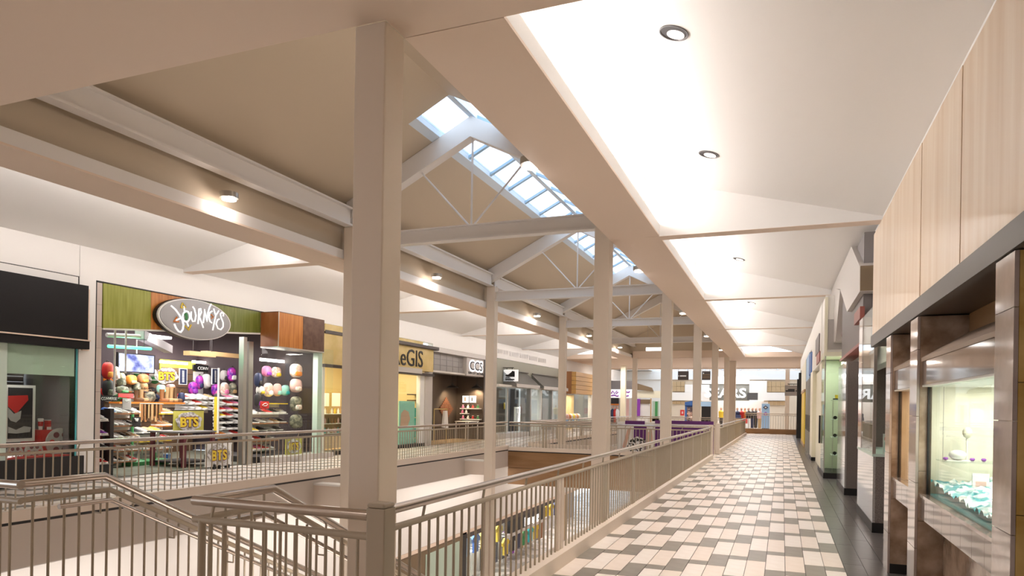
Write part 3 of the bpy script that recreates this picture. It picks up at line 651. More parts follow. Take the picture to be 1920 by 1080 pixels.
# oval sign with hand-drawn lettering
c0, c1 = at_x(297, 598, XW + 0.16), at_x(433, 598, XW + 0.16); cc = (c0 + c1) / 2; rw = (c1.y - c0.y) / 2
zt, zb = at_x(360, 560.5, XW + 0.16).z, at_x(360, 636, XW + 0.16).z; rh = (zt - zb) / 2; zc = (zt + zb) / 2
ov = thing('oval_sign', 'grey oval shop sign with white hand-drawn lettering', 'sign', (XW + 0.16, cc.y, zc))
def ell(name, mt, a, b, x0, x1, n=48):
    MB().prism([(XW + x0, cc.y + a * math.cos(2 * math.pi * i / n), zc + b * math.sin(2 * math.pi * i / n)) for i in range(n)], (x1 - x0, 0, 0)).build(name, mt, ov)
mat('oval_grey', (0.40, 0.395, 0.41), 0.35); mat('lit_letter', (0.95, 0.95, 0.95), 0.4, emit=(1, 1, 1), estr=0.28)
ell('rim', 'paper', rw, rh, 0.10, 0.155); ell('back_can', 'black', rw * 1.02, rh * 1.02, 0.0, 0.10); ell('face', 'oval_grey', rw * 0.965, rh * 0.955, 0.155, 0.17)
XL = XW + 0.185
def st(mt, pts, r=0.030): stroke('letter', mt, ov, pts, r * 0.62, XL, 290, 550, 10.8)
st('lit_letter', [(330, 250), (420, 330), (500, 440), (560, 540), (582, 640), (570, 730), (530, 785), (480, 770), (430, 700), (395, 620)], 0.038)
st('lit_letter', [(430, 548), (500, 515), (575, 490)]); st('orange', [(455, 480), (385, 572), (490, 575)], 0.03)
st('lit_letter', [(640 + 72 * math.sin(a * 0.524), 470 - 110 * math.cos(a * 0.524)) for a in range(13)], 0.034); st('lit_letter', [(590, 265), (605, 360)]); st('yellow', [(535, 295), (563, 195), (635, 285), (535, 295)], 0.026)
st('lit_letter', [(650, 580), (685, 670)]); st('yellow', [(612, 655), (688, 745), (740, 635)], 0.028); st('green', [(630, 400), (648, 470), (640, 540)], 0.05); st('green', [(605, 430), (672, 500)], 0.03)
st('lit_letter', [(740, 370), (735, 480), (770, 570), (815, 565), (835, 450), (805, 320), (770, 270)]); st('lit_letter', [(897, 320), (892, 480), (875, 620)]); st('lit_letter', [(897, 320), (932, 310), (945, 385), (905, 475), (950, 590), (985, 700)])
st('lit_letter', [(985, 600), (1000, 480), (1010, 330), (1035, 450), (1060, 570), (1075, 400), (1110, 285), (1145, 215)]); st('lit_letter', [(1165, 360), (1115, 390), (1100, 480), (1120, 570), (1160, 600)]); st('orange', [(1145, 430), (1188, 478), (1150, 512)], 0.026)
st('lit_letter', [(1195, 310), (1218, 400), (1237, 445)]); st('lit_letter', [(1300, 350), (1235, 450), (1200, 620), (1175, 750)]); st('lit_letter', [(1390, 465), (1395, 410), (1360, 385), (1330, 420), (1345, 490), (1385, 590), (1385, 680), (1340, 735), (1280, 710), (1245, 620), (1270, 540), (1310, 520)])
# shop room
jr = struct('wall_shoe_shop', (-16, 14, 0))
mat('mauve', (0.045, 0.028, 0.032), 0.7)
pbox('back_wall', 'mauve', jr, -18.8, -18.6, 10.1, 17.74, 0, 4.1); pbox('side_wall', 'mauve', jr, -18.6, XW - 0.3, 10.09, 10.13, 0, 4.1); pbox('ceiling', 'store_ceiling', jr, -18.6, XW - 0.1, 10.1, 17.74, 4.1, 4.14); pbox('floor', 'store_floor', jr, -18.6, XW, 10.26, 17.6, 0.0, 0.004)
pbox('side_wall', 'mauve', jr, -18.6, XW - 0.1, 17.74, 17.79, 0, 4.1)
lamp('shop_light', 'AREA', (-15.6, 12.4, 3.9), 100, NEUT, (-15.6, 12.4, 0), 2.5, 3.5); lamp('shop_light', 'AREA', (-16.6, 15.6, 3.7), 90, NEUT, (-17, 15.6, 0), 1.6, 3.0); lamp('shop_light', 'AREA', (-13.35, 16.1, 3.1), 35, WARM, (-13.6, 16.2, 0), 0.5, 1.6); lamp('shop_light', 'AREA', (-15.2, 13.2, 3.4), 85, NEUT, (-18.5, 13.2, 1.5), 0.8, 3.5)
# glazed corner of the shop
gw = thing('glass_corner', 'frameless glass corner window of the shoe shop below the orange box', 'window', (XB - 0.1, 16, 0))
pbox('pane', 'glass', gw, XB - 0.10, XB - 0.088, 15.02, 16.50, 0.16, 3.16); pbox('pane', 'glass', gw, XB - 0.10, XB - 0.088, 16.51, 17.55, 0.16, 3.3); pbox('pane', 'glass', gw, XW, XB - 0.11, 15.02, 15.032, 0.16, 3.16); pbox('plinth', 'sign_grey', gw, XW + 0.01, XB - 0.06, 15.0, 17.6, 0.0, 0.16); pbox('corner_post', 'pale_green', gw, XB - 0.30, XB - 0.12, 16.85, 17.05, 0.16, 3.16)
pbox('door_jamb', 'alu', gw, XW - 0.12, XW + 0.04, 14.30, 14.42, 0, 3.4); pbox('door_jamb', 'alu', gw, XW - 0.12, XW + 0.04, 14.50, 14.66, 0, 3.3); pbox('window_floor', 'blackish', gw, -15.2, XW, 14.8, 17.5, 0.0, 0.16)
# furniture and goods ------------------------------------------------
def board(name, label, cat, mt, x0, y0, x1, y1, X, d=0.03, group=None, frame=None):
    c = at_x((x0 + x1) / 2, y1, X); t = thing(name, label, cat, (X, c.y, c.z), group)
    if frame: bx('frame', frame, t, x0 - 1.2, y0 - 1.2, x1 + 1.2, y1 + 1.2, X - 0.004, d)
    bx('panel', mt, t, x0, y0, x1, y1, X, d); return t
def ptext(t, body, mt, x0, y0, x1, y1, X, **k):
    a = at_x(x0, y1, X); b = at_x(x1, y1, X); h = at_x((x0 + x1) / 2, y0, X).z - at_x((x0 + x1) / 2, y1, X).z
    return text('lettering', body, mt, t, (X, a.y, at_x((x0 + x1) / 2, y1, X).z), h, '+x', 0.006, b.y - a.y, **k)
tv = thing('television', 'flat television hanging from the shop ceiling showing a purple picture', 'television', (-16.2, 12.9, 3.0))
bx('bezel', 'black', tv, 221.5, 663, 290.5, 699, -16.2, 0.08); bx('screen', 'screen', tv, 223.5, 665, 288.5, 697, -16.19, 0.012)
p = at_x(256, 663, -16.24); MB().tube([p, (p.x, p.y, 4.1)], 0.02, 8).build('ceiling_pole', 'alu', tv)
nt_ = thing('neon_tube', 'glowing green neon tube hanging inside the shoe shop', 'light', tuple(at_x(243, 652, -14.8)))
MB().tube([at_x(203, 649, -14.8), at_x(283, 654, -14.8)], 0.038, 10).build('tube', 'neon_green', nt_)
for x in (216, 270): q = at_x(x, 651, -14.8); MB().tube([q, (q.x, q.y, 4.1)], 0.006, 6).build('cable', 'blackish', nt_)
lamp('neon_glow', 'POINT', tuple(at_x(243, 650, -14.7)), 14, (0.2, 1.0, 0.45), radius=0.2)
for i, (x0, x1, y0, y1) in enumerate(((356, 405, 660, 668), (388, 452, 661, 669))):
    t = board('hanging_light_box', f'{("left", "right")[i]} pale wooden light box hanging on cables in the shoe shop', 'light fixture', 'tan', x0, y0, x1, y1, -15.9 - 0.3 * i, 0.25, 'hanging light boxes')
    for x in (x0 + 6, x1 - 8): q = at_x(x, y0, -16.0 - 0.3 * i); MB().tube([q, (q.x, q.y, 4.1)], 0.008, 6).build('cable', 'blackish', t)
for i, (x0, x1) in enumerate(((303, 352), (364, 411), (414, 454))):
    t = board('shelf_light', f'{ORD[i]} bright shelf light strip along the shoe shop back wall', 'light', 'led_white', x0, 678, x1, 682, -18.2, 0.1, 'shelf light strips')
t = board('ceiling_light_panel', 'square lit panel in the shoe shop ceiling', 'ceiling light', 'lit_white', 277, 629, 322, 633.5, -15.5, 0.6)
mat('pegboard_yellow', (0.50, 0.48, 0.06), 0.6)
t = board('wall_panel', 'yellow green panel on the shoe shop back wall', 'panel', 'pegboard_yellow', 300, 676, 366, 745, -18.55, 0.04)
t = board('brand_header', 'black header board with white capitals over the backpack pegboard', 'sign', 'black', 363, 685, 412, 697, -18.1, 0.06); ptext(t, 'CONVERSE', 'paper', 371, 688, 405, 694, -18.09)
t = board('pegboard', 'white pegboard holding backpacks below the black header board', 'pegboard', 'paper', 363, 698, 412, 742, -18.3, 0.03)
for i, (x0, x1) in enumerate(((337.5, 350), (398.5, 410))):
    t = board('vertical_sign', f'{("left", "right")[i]} black vertical sign with white lettering in the shoe shop', 'sign', 'navy', x0, 692, x1, 720, -17.6, 0.03, 'vertical brand signs', frame='paper')
    for j in range(8): bx('letter', 'paper', t, x0 + 4.5, 695 + j * 2.8, x1 - 4.5, 696.9 + j * 2.8, -17.588, 0.008)
t = board('counter_sign', 'black sign with white capitals at the left of the shoe shop', 'sign', 'black', 190, 742, 221, 752, -14.9, 0.03); ptext(t, 'CONVERSE', 'paper', 190, 744.5, 219, 750, -14.89)
mat('graffiti', (0.30, 0.28, 0.26), 0.6, color2=(0.70, 0.68, 0.70), scale=12, ramp=(0.42, 0.56)); mat('graffiti_yellow', (0.55, 0.50, 0.10), 0.6)
def bts(label, x0, y0, x1, y1, X, back, kind):
    t = thing('graffiti_sign', label, 'sign', tuple(at_x((x0 + x1) / 2, y1, X)), 'graffiti signs'); w, h = x1 - x0, y1 - y0
    n = 26; rnd = random.Random(x0)
    if back: bx('panel', back, t, x0, y0, x1, y1, X - 0.02, 0.03); bx('frame_edge', 'blackish', t, x0, y0 - 1.5, x1, y0, X - 0.015, 0.05)
    pts = [at_x((x0 + x1) / 2 + w * 0.47 * math.cos(6.2832 * i / n) * (0.82 + 0.18 * rnd.random()), (y0 + y1) / 2 - h * 0.47 * math.sin(6.2832 * i / n) * (0.82 + 0.18 * rnd.random()), X) for i in range(n)]
    MB().prism(pts, (0.012, 0, 0)).build('cloud', 'graffiti', t)
    ptext(t, 'BTS', 'maroon', x0 + w * 0.22, y0 + h * 0.30, x1 - w * 0.18, y0 + h * 0.72, X + 0.013, bold=0.03); ptext(t, 'BTS', 'yellow', x0 + w * 0.22, y0 + h * 0.30, x1 - w * 0.18, y0 + h * 0.72, X + 0.022, bold=0.012)
    return t
bts('cut-out graffiti cloud sign with yellow letters above the tall boots', 286, 687, 337, 722, -16.9, None, 0)
b2 = bts('framed graffiti board with yellow letters on the shoe shop table', 326, 770, 382, 811, -14.6, 'graffiti_yellow', 1)
b3 = bts('low white graffiti stand with yellow letters at the shop entrance', 386, 831, 434, 874, -12.95, 'paper', 2)
for x in (402, 411, 428): q = at_x(x, 872, -12.96); pbox('foot', 'black', b3, q.x - 0.1, q.x + 0.02, q.y - 0.03, q.y + 0.03, 0.0, q.z + 0.02)
b4 = bts('small graffiti sign at the bottom of the glass corner', 536, 821, 566, 852, -13.2, 'graffiti_yellow', 3)
# shelves
def shelf(label, mt, x0, x1, yy, X, d=0.28, group='shop shelves', th=0.03):
    a, b = at_x(x0, yy, X), at_x(x1, yy, X); z = (a.z + b.z) / 2
    t = thing('shelf', label, 'shelf', (X - d / 2, (a.y + b.y) / 2, z - th), group)
    pbox('board', mt, t, X - d, X, a.y, b.y, z - th, z); pbox('back_bracket', 'offwhite', t, X - d, X - d + 0.02, a.y + 0.02, b.y - 0.02, z - th - 0.10, z - th)
    return (a.y, b.y, z)
SOLE = MB(); UP = MB()
def shoe_meshes():
    out = [(-0.135, 0.028), (-0.12, 0.036), (-0.05, 0.034), (0.03, 0.038), (0.09, 0.045), (0.13, 0.036), (0.142, 0.015)]
    so = MB(); poly = [(y, w) for y, w in out] + [(y, -w) for y, w in reversed(out)]
    so.prism([(w, y, 0) for y, w in poly], (0, 0, 0.028))
    up = MB(); n = 8; rings = [(-0.128, 0.026, 0.095), (-0.09, 0.032, 0.11), (-0.03, 0.032, 0.098), (0.02, 0.034, 0.075), (0.07, 0.038, 0.055), (0.11, 0.034, 0.042), (0.132, 0.018, 0.034)]
    for y, w, h in rings:
        for j in range(n):
            a = math.pi * j / (n - 1); up.v.append((w * math.cos(a), y, 0.027 + (h - 0.027) * math.sin(a) ** 0.8))
    for i in range(len(rings) - 1):
        for j in range(n - 1): up.f.append((i * n + j, i * n + j + 1, (i + 1) * n + j + 1, (i + 1) * n + j))
    up.f.append(tuple(range(n - 1, -1, -1))); up.f.append(tuple((len(rings) - 1) * n + j for j in range(n))); up.sm = True
    la = MB(); 
    for q in range(4): yy = -0.005 + q * 0.022; la.box(-0.02, 0.02, yy, yy + 0.006, 0.093 - q * 0.0085, 0.101 - q * 0.0085)
    return so.mesh('sole'), up.mesh('upper'), la.mesh('laces')
MSO, MUP, MLA = shoe_meshes()
def shoe(label, x, y, z, rz, mt, sole='offwhite', group='shoes on display', s=1.0):
    t = thing('shoe', label, 'shoe', (x, y, z), group, rz)
    for nm, me, mm in (('upper', MUP, mt), ('sole', MSO, sole), ('laces', MLA, 'paper' if mt != 'paper' else 'steel')):
        o = bpy.data.objects.new(nm, me); COL.objects.link(o); o.parent = t
        if not me.materials: me.materials.append(None)
        o.material_slots[0].link = 'OBJECT'; o.material_slots[0].material = M[mm]
    t.scale = (s, s, s); return t
CN = dict(red='red', orange='orange', paper='white', offwhite='off-white', blackish='black', navy='navy', pink='pink', tan='tan', steel='grey', blue='blue', violet='purple', sienna='brown', leather='dark brown', yellow='yellow', teal='teal', mint='mint')
def fill(where, yspan, z, X, n, cols, s=1.15, rz=None):
    y0, y1 = yspan
    for i in range(n):
        c = cols[i % len(cols)]
        lab = f'{CN.get(c, c)} shoe, {ORD[i]} from left on {where}'
        shoe(lab, X, y0 + (y1 - y0) * (i + 0.5) / n, z + 0.001, (math.radians(-60) if rz is None else rz) + 0.12 * ((i * 7) % 3 - 1), c, 'offwhite' if c != 'paper' else 'steel', 'shoes on display', s)
# tall orange shoe wall
ow = thing('shoe_wall', 'tall orange shelved shoe wall beside the shop entrance post', 'shelving', tuple(at_x(434, 815, -16.9)))
bx('back_panel', 'panel_orange', ow, 411, 744, 453, 835, -17.02, 0.05); bx('side_post', 'yellow', ow, 404, 744, 407, 812, -16.75, 0.06); bx('side_post', 'offwhite', ow, 409.5, 690, 411.5, 812, -16.7, 0.05)
for i in range(8):
    yy = 747 + 11.4 * i
    sp_ = shelf(f'white shelf, {ORD[i]} from the top of the orange shoe wall', 'paper', 412, 452, yy, -16.7, 0.3)
    if i < 7: fill(f'{ORD[i]} shelf of orange shoe wall', sp_[:2], sp_[2], -16.84, 3, (['blackish', 'pink', 'paper'], ['paper', 'red', 'pink'], ['red', 'pink', 'orange'], ['yellow', 'red', 'paper'], ['blackish', 'blackish', 'paper'], ['paper', 'blackish', 'blackish'], ['orange', 'paper', 'red'])[i], 1.4)
# white shelves in the middle
for i, (yy, x0, x1) in enumerate(((747, 345, 403), (757, 341, 403), (767, 341, 403))):
    sp_ = shelf(f'white shelf, {ORD[i]} from the top right of the tall boots', 'paper', x0, x1, yy, -17.2, 0.3)
    fill(f'{ORD[i]} white shelf beside tall boots', sp_[:2], sp_[2], -17.35, 5, (['red', 'offwhite', 'steel', 'paper', 'tan'], ['paper', 'offwhite', 'red', 'paper', 'paper'], ['paper', 'paper', 'offwhite', 'yellow', 'paper'])[i], 1.4)
# boots shelf
sp_ = shelf('orange wooden shelf carrying tall boots and hats', 'orange', 224, 347, 754, -16.6, 0.4, th=0.05)
def boot(label, x, y, z, h, mt, s=1.0):
    t = thing('boot', label, 'boot', (x, y, z), 'boots on the orange shelf', math.radians(-55))
    MB().lathe([(0.05, 0.08), (0.045, 0.14), (0.055, h * 0.75), (0.065, h)], 14).build('shaft', mt, t, local=True)
    MB().blob((0, 0.06, 0.055), 0.045, 0.125, 0.05, 0.7, 12, 8).build('foot', mt, t, local=True); MB().box(-0.04, 0.04, -0.06, 0.18, 0.0, 0.02).build('sole', 'leather', t, local=True); t.scale = (s, s, s)
ya, yb_, zz = sp_
px_y = lambda x, X=-16.75: at_x(x, 750, X).y
for i, (x, h, c) in enumerate(((258, 0.34, 'leather'), (267, 0.36, 'tan'), (306, 0.34, 'sienna'), (315, 0.40, 'tan'), (323, 0.40, 'tan'), (331, 0.40, 'leather'))):
    boot(f'{CN[c]} boot, {ORD[i]} from the left on the orange shelf', -16.8, px_y(x), zz + 0.001, h, c, 1.1)
for i, (x, c, nm) in enumerate(((281, 'camo', 'patterned'), (340, 'navy', 'dark blue'))):
    t = thing('bag', f'{nm} bag standing on the orange boot shelf', 'bag', (-16.75, px_y(x), zz + 0.001)); MB().blob((0, 0, 0.15), 0.10, 0.15 if i == 0 else 0.09, 0.15, 0.7).build('body', c, t, local=True); MB().tube([(0, -0.05, 0.28), (0, -0.03, 0.36), (0, 0.03, 0.36), (0, 0.05, 0.28)], 0.012, 6).build('handle', 'leather', t, local=True)
# brown shelves on the left
k = 0
for i, (yy, x0, x1) in enumerate(((774.5, 206, 262), (797.5, 210, 262), (821, 210, 260), (845, 212, 258), (865, 212, 256))):
    sp_ = shelf(f'brown shelf, {ORD[i]} from the top at the left of the shoe shop', 'sienna', x0, x1, yy, -15.1, 0.35)
    fill(f'{ORD[i]} brown shelf at shop left', sp_[:2], sp_[2], -15.25, 5, (['blue', 'paper', 'steel', 'blackish', 'offwhite'], ['paper', 'paper', 'steel', 'blackish', 'leather'], ['paper', 'offwhite', 'blackish', 'leather', 'tan'], ['paper', 'red', 'paper', 'blackish', 'blackish'], ['paper', 'blackish', 'tan', 'paper', 'red'])[i], 1.3)
for i, (yy, x0, x1, c) in enumerate(((775, 303, 325, 'yellow'), (798, 298, 322, 'orange'))):
    sp_ = shelf(f'{c} short shelf behind the graffiti board', c, x0, x1, yy, -16.2, 0.35); fill(f'short {c} shelf behind graffiti board', sp_[:2], sp_[2], -16.35, 2, ['sienna', 'tan'], 1.4)
sp_ = shelf('dark shelf under hanging belts at the centre of the shop', 'blackish', 255, 305, 812, -15.6, 0.35); fill('dark shelf under hanging belts', sp_[:2], sp_[2], -15.75, 4, ['blackish', 'steel', 'tan', 'yellow'], 1.5)
bl = thing('belt_rack', 'rack of hanging brown belts below the orange boot shelf', 'rack', tuple(at_x(284, 757, -16.3)))
MB().tube([at_x(262, 756.5, -16.3), at_x(306, 757.5, -16.3)], 0.012, 8).build('bar', 'steel', bl)
for i in range(17):
    x = 264 + i * 2.4; a = at_x(x, 757, -16.3); h = 0.50 - 0.05 * ((i * 5) % 4); pbox('belt', ('tan', 'sienna', 'leather')[i % 3], bl, a.x - 0.012, a.x, a.y - 0.035, a.y + 0.035, a.z - h, a.z)
# backpacks
def backpack(label, x, y, X, w, h, mt, mt2='blackish', group='backpacks on display'):
    c = at_x(x, y, X); kw = 0.74 * (at_x(x + w / 2, y, X).y - at_x(x - w / 2, y, X).y); kh = at_x(x, y - h / 2, X).z - at_x(x, y + h / 2, X).z
    t = thing('backpack', label, 'backpack', (X, c.y, c.z - kh / 2), group)
    MB().blob((0, 0, kh * 0.5), 0.12, kw * 0.5, kh * 0.5, 0.72, 14, 10).build('body', mt, t, local=True)
    MB().blob((0.085, 0, kh * 0.27), 0.055, kw * 0.33, kh * 0.17, 0.5, 12, 8).build('pocket', mt2 if mt2 != mt else mt, t, local=True)
    MB().tube([(0, -kw * 0.12, kh * 0.97), (0, -kw * 0.08, kh * 1.08), (0, kw * 0.08, kh * 1.08), (0, kw * 0.12, kh * 0.97)], 0.014, 6).build('handle', 'blackish', t, local=True)
    return t
for lab, x, y, X, w, h, a, b in (
    ('bright red backpack at the upper left of the shoe shop', 202, 695, -15.2, 22, 32, 'red', 'orange'), ('black backpack below the bright red one', 203, 728, -15.2, 24, 32, 'blackish', 'camo'), ('pale backpack half hidden beside the television', 216, 700, -15.6, 12, 26, 'floral', 'rose'),
    ('grey patterned bag below the television', 227, 712, -15.8, 15, 26, 'camo', 'camo'), ('orange bag under the right half of the television', 246, 712, -16.0, 22, 18, 'orange', 'tan'), ('red and tan bag at the right below the television', 268, 710, -16.0, 22, 18, 'sienna', 'orange'),
    ('olive duffel bag above the red table sign', 229, 731, -15.4, 26, 14, 'camo', 'green'), ('dark camouflage bag beside the olive duffel', 255, 724, -16.0, 14, 16, 'camo', 'camo'), ('brown leather bag left of the graffiti cloud', 269, 724, -16.3, 14, 13, 'tan', 'sienna'),
    ('mint bucket bag under the graffiti cloud', 302, 729, -16.9, 16, 16, 'mint', 'mint'), ('peach bag under the graffiti cloud beside the mint one', 320, 725, -17.0, 15, 10, 'rose', 'orange'),
    ('purple galaxy backpack lowest on the left of the white panel', 362, 728, -17.7, 19, 24, 'galaxy', 'violet'), ('purple galaxy backpack with yellow tag, above the lowest one', 374, 717, -17.9, 13, 26, 'galaxy', 'navy'), ('plain white backpack on the white panel', 387, 715, -18.0, 18, 28, 'paper', 'offwhite'), ('magenta galaxy backpack right of the white backpack', 404, 731, -17.6, 15, 22, 'galaxy', 'pink'), ('black and grey backpack above the orange shoe wall', 420, 704, -17.2, 12, 20, 'steel', 'blackish'),
    ('white and magenta galaxy backpack above the orange shoe wall', 435, 702, -17.0, 17, 26, 'galaxy', 'paper'), ('red orange backpack at the top by the entrance post', 450, 704, -17.0, 12, 26, 'orange', 'red'), ('pale pink backpack leftmost above the orange shoe wall', 421, 729, -16.9, 15, 24, 'floral', 'pink'), ('brown patterned backpack in the middle above the orange shoe wall', 436, 729, -16.9, 13, 22, 'camo', 'tan'), ('cream floral backpack rightmost above the orange shoe wall', 450, 730, -16.9, 13, 24, 'floral', 'offwhite'),
    ('orange floral backpack topmost in the glass corner', 555, 695, -13.7, 25, 26, 'floral', 'orange'), ('rose floral backpack second from top in the glass corner', 555, 723, -13.7, 24, 26, 'rose', 'floral'), ('grey printed backpack third from top in the glass corner', 555, 757, -13.7, 24, 28, 'camo', 'floral'), ('dark printed backpack lowest in the glass corner', 555, 790, -13.7, 26, 26, 'camo', 'camo'),
    ('magenta bag at the top of the window shelves', 500, 696, -14.6, 17, 20, 'pink', 'violet'), ('yellow green printed bag at the top of the window shelves', 518, 698, -14.6, 17, 20, 'floral', 'yellow'), ('white printed backpack on the yellow window shelf', 503, 731, -14.5, 17, 26, 'floral', 'paper'), ('coral and mint backpack on the yellow window shelf', 520, 731, -14.5, 14, 24, 'rose', 'mint'), ('mint backpack on the yellow window shelf', 535, 732, -14.5, 13, 20, 'mint', 'teal'), ('cream bag at the left of the window shelves', 488, 732, -14.4, 13, 16, 'offwhite', 'yellow'),
    ('dark backpack hanging at the far left of the window', 484, 712, -14.4, 11, 26, 'navy', 'blackish'), ('dark backpack low at the left of the window', 484, 750, -14.4, 11, 26, 'blackish', 'violet')): backpack(lab, x, y, X, w, h, a, b)
# window shelves
for i, (yy, x0, x1, c) in enumerate(((756, 505, 540, 'yellow'), (775, 474, 540, 'offwhite'), (793, 476, 540, 'sienna'), (808, 474, 535, 'blackish'), (826, 472, 522, 'sienna'), (843, 472, 517, 'steel'))):
    sp_ = shelf(f'{CN.get(c, c)} shelf, {ORD[i]} from the top in the glass corner', c, x0, x1, yy, -14.2, 0.35)
    if i > 0: fill(f'{ORD[i]} shelf in glass corner', sp_[:2], sp_[2], -14.36, 5 if i < 3 else 4, (None, ['offwhite', 'blackish', 'red', 'blackish', 'steel'], ['blackish', 'paper', 'steel', 'tan', 'blackish'], ['yellow', 'blackish', 'steel', 'blackish'], ['paper', 'red', 'blackish', 'paper'], ['tan', 'pink', 'red', 'paper'])[i], 1.25)
t = board('red_logo_sign', 'small red sign with white logo in the glass corner window', 'sign', 'red', 489, 752.5, 504.5, 766, -14.1, 0.03)
stroke('logo', 'paper', t, [(492, 760), (495, 757), (499, 756), (502, 758), (499, 761), (494, 761)], 0.01, -14.085, 0, 0, 1); 
wl_ = board('window_light_strip', 'bright light strip at the top of the glass corner window', 'light', 'led_white', 489, 674, 545, 679, -14.9, 0.05)
for i, (x0, y0, x1, y1, X, lab, c) in enumerate(((230, 747, 246, 768, -15.0, 'grey card with two slanted white letters among the sneakers', 'steel'), (222, 738, 250, 745, -15.2, 'red sign below the olive duffel bag', 'red'), (249, 782, 264, 800, -15.0, 'dark card with three-leaf logo on the shoe rack', 'blackish'))):
    t = board('shelf_card', lab, 'sign', c, x0, y0, x1, y1, X, 0.02)
    if i == 0: ptext(t, 'NB', 'paper', 234, 749.5, 243, 753.5, -14.99, shear=0.3)
    if i == 2:
        for dx in (-3, 0, 3): stroke('leaf', 'paper', t, [(256 + dx * 0.3, 790), (256 + dx, 784.5)], 0.018, -14.985, 0, 0, 1)
# black tiered stand at the entrance
sd = thing('shoe_stand', 'black tiered shoe stand at the left edge of the shoe shop entrance', 'stand', (-13.75, 10.6, 0))
bx('post', 'black', sd, 192, 768, 212, 892, -13.95, 0.10); bx('side_panel', 'blackish', sd, 206, 766, 213, 890, -13.80, 0.2); bx('base', 'black', sd, 172, 872, 212, 893, -13.62, 0.40)
for i, (yy, c) in enumerate(((789, 'steel'), (816, 'violet'), (842, 'blackish'), (871, 'red'))):
    a, b = at_x(173, yy, -13.6), at_x(203, yy, -13.6); pbox('tier', 'steel', sd, -13.92, -13.58, a.y, b.y, a.z - 0.02, a.z)
    for j, (dx, cc2) in enumerate(((0.28, 'blackish'), (0.72, c))): shoe(f'{CN[cc2]} shoe on the {("top", "second", "third", "lowest")[i]} tier of the black stand, {("left", "right")[j]}', -13.72, a.y + (b.y - a.y) * dx, a.z + 0.002, math.radians(-70), cc2, 'offwhite', 'shoes on the black stand', 1.2)
# metal chair, table, round racks
def chair(label, x, y, rz):
    t = thing('metal_chair', label, 'chair', (x, y, 0), 'metal chairs', rz)
    MB().box(-0.19, 0.19, -0.19, 0.19, 0.44, 0.46).build('seat', 'alu', t, local=True, bevel=0.01)
    for sx in (-1, 1):
        for sy in (-1, 1): MB().tube([(sx * 0.17, sy * 0.17, 0.45), (sx * 0.22, sy * 0.22, 0.0)], 0.017, 8).build('leg', 'alu', t, local=True)
    MB().tube([(-0.18, -0.18, 0.45), (-0.18, -0.22, 0.75), (-0.10, -0.23, 0.85), (0.10, -0.23, 0.85), (0.18, -0.22, 0.75), (0.18, -0.18, 0.45)], 0.016, 8).build('back_hoop', 'alu', t, local=True)
    MB().box(-0.06, 0.06, -0.235, -0.215, 0.46, 0.84).build('back_slat', 'alu', t, local=True)
chair('metal bistro chair left of the graffiti board, nearest the floor racks', -15.6, 13.3, 2.2); chair('metal bistro chair partly behind the shop table', -15.7, 14.2, 2.0)
tb = thing('shop_table', 'dark red legged table carrying the framed graffiti board', 'table', (-14.4, 13.2, 0))
pbox('top', 'grey_dark', tb, -15.0, -13.8, 12.75, 13.85, 0.86, 0.90)
for x in (-14.95, -13.9):
    for y in (12.8, 13.72): pbox('leg', 'maroon', tb, x, x + 0.09, y, y + 0.09, 0.0, 0.86)
pbox('lower_shelf', 'blackish', tb, -14.95, -13.85, 12.85, 13.8, 0.10, 0.14)
pbox('easel', 'blackish', b2, -14.70, -14.64, at_x(330, 800, -14.6).y, at_x(378, 800, -14.6).y, 0.90, 1.0)
for i, (cx, cy, r) in enumerate(((247, 868, 0.36), (290, 866, 0.34))):
    p = at_z(cx, cy + 4, 0.0); t = thing('round_rack', f'{("left", "right")[i]} green round display base on the shop floor', 'display base', (p.x, p.y, 0), 'round display bases')
    MB().lathe([(r, 0.005), (r, 0.10), (r * 0.9, 0.13)], 24).build('drum', 'green', t, local=True); MB().tube([(0, 0, 0.13), (0, 0, 1.35 if i == 0 else 0.3)], 0.035, 10).build('pole', 'green', t, local=True)
t = thing('bucket', 'small blue bucket under the metal chairs', 'bucket', tuple(at_z(313, 862, 0.005))); MB().lathe([(0.07, 0), (0.09, 0.16)], 14).build('body', 'blue', t, local=True); MB().lathe([(0.092, 0.155), (0.092, 0.165)], 14).build('rim', 'skyblue', t, local=True)

# caps and small goods hung in rows on the dark back wall of the shoe shop
mat('slat_brown', (0.16, 0.09, 0.05), 0.6)
for i, (x0, x1, X) in enumerate(((196, 300, -17.9), (303, 362, -18.35), (412, 452, -17.9))):
    t = board('slatwall', f'{("left", "middle", "right")[i]} brown slatted display wall at the back of the shoe shop', 'display wall', 'slat_brown', x0, 690 if i != 2 else 684, x1, 850, X, 0.04, 'slatted display walls')
    for q in range(10): bx('groove', 'blackish', t, x0 + 0.5, 700 + q * 13, x1 - 0.5, 701.2 + q * 13, X + 0.004, 0.006)
rnd = random.Random(21); n = 0
CAP = MB().blob((0, 0, 0.05), 0.10, 0.11, 0.10, 1.0, 12, 8).mesh('crown'); BRIM = MB().box(0.05, 0.22, -0.09, 0.09, 0.035, 0.05).mesh('brim')
for row, yy in enumerate((703, 716, 738, 750)):
    for q in range(7):
        x = 198 + q * 14.5 + (row % 2) * 5; c = ('navy', 'red', 'tan', 'paper', 'blackish', 'orange', 'steel', 'camo', 'green')[(row * 5 + q * 2) % 9]
        p = at_x(x, yy, -17.7); t = thing('cap', f'{CN.get(c, c + " patterned" if c == "camo" else c)} cap, {ORD[q]} from left in the {ORD[row]} row on the slatted wall', 'cap', tuple(p), 'caps on the slatted wall')
        for nm, me in (('crown', CAP), ('brim', BRIM)):
            o = inst(nm, me, c, t, p); o.location = (0, 0, 0)
        t.scale = (1.3, 1.3, 1.3)
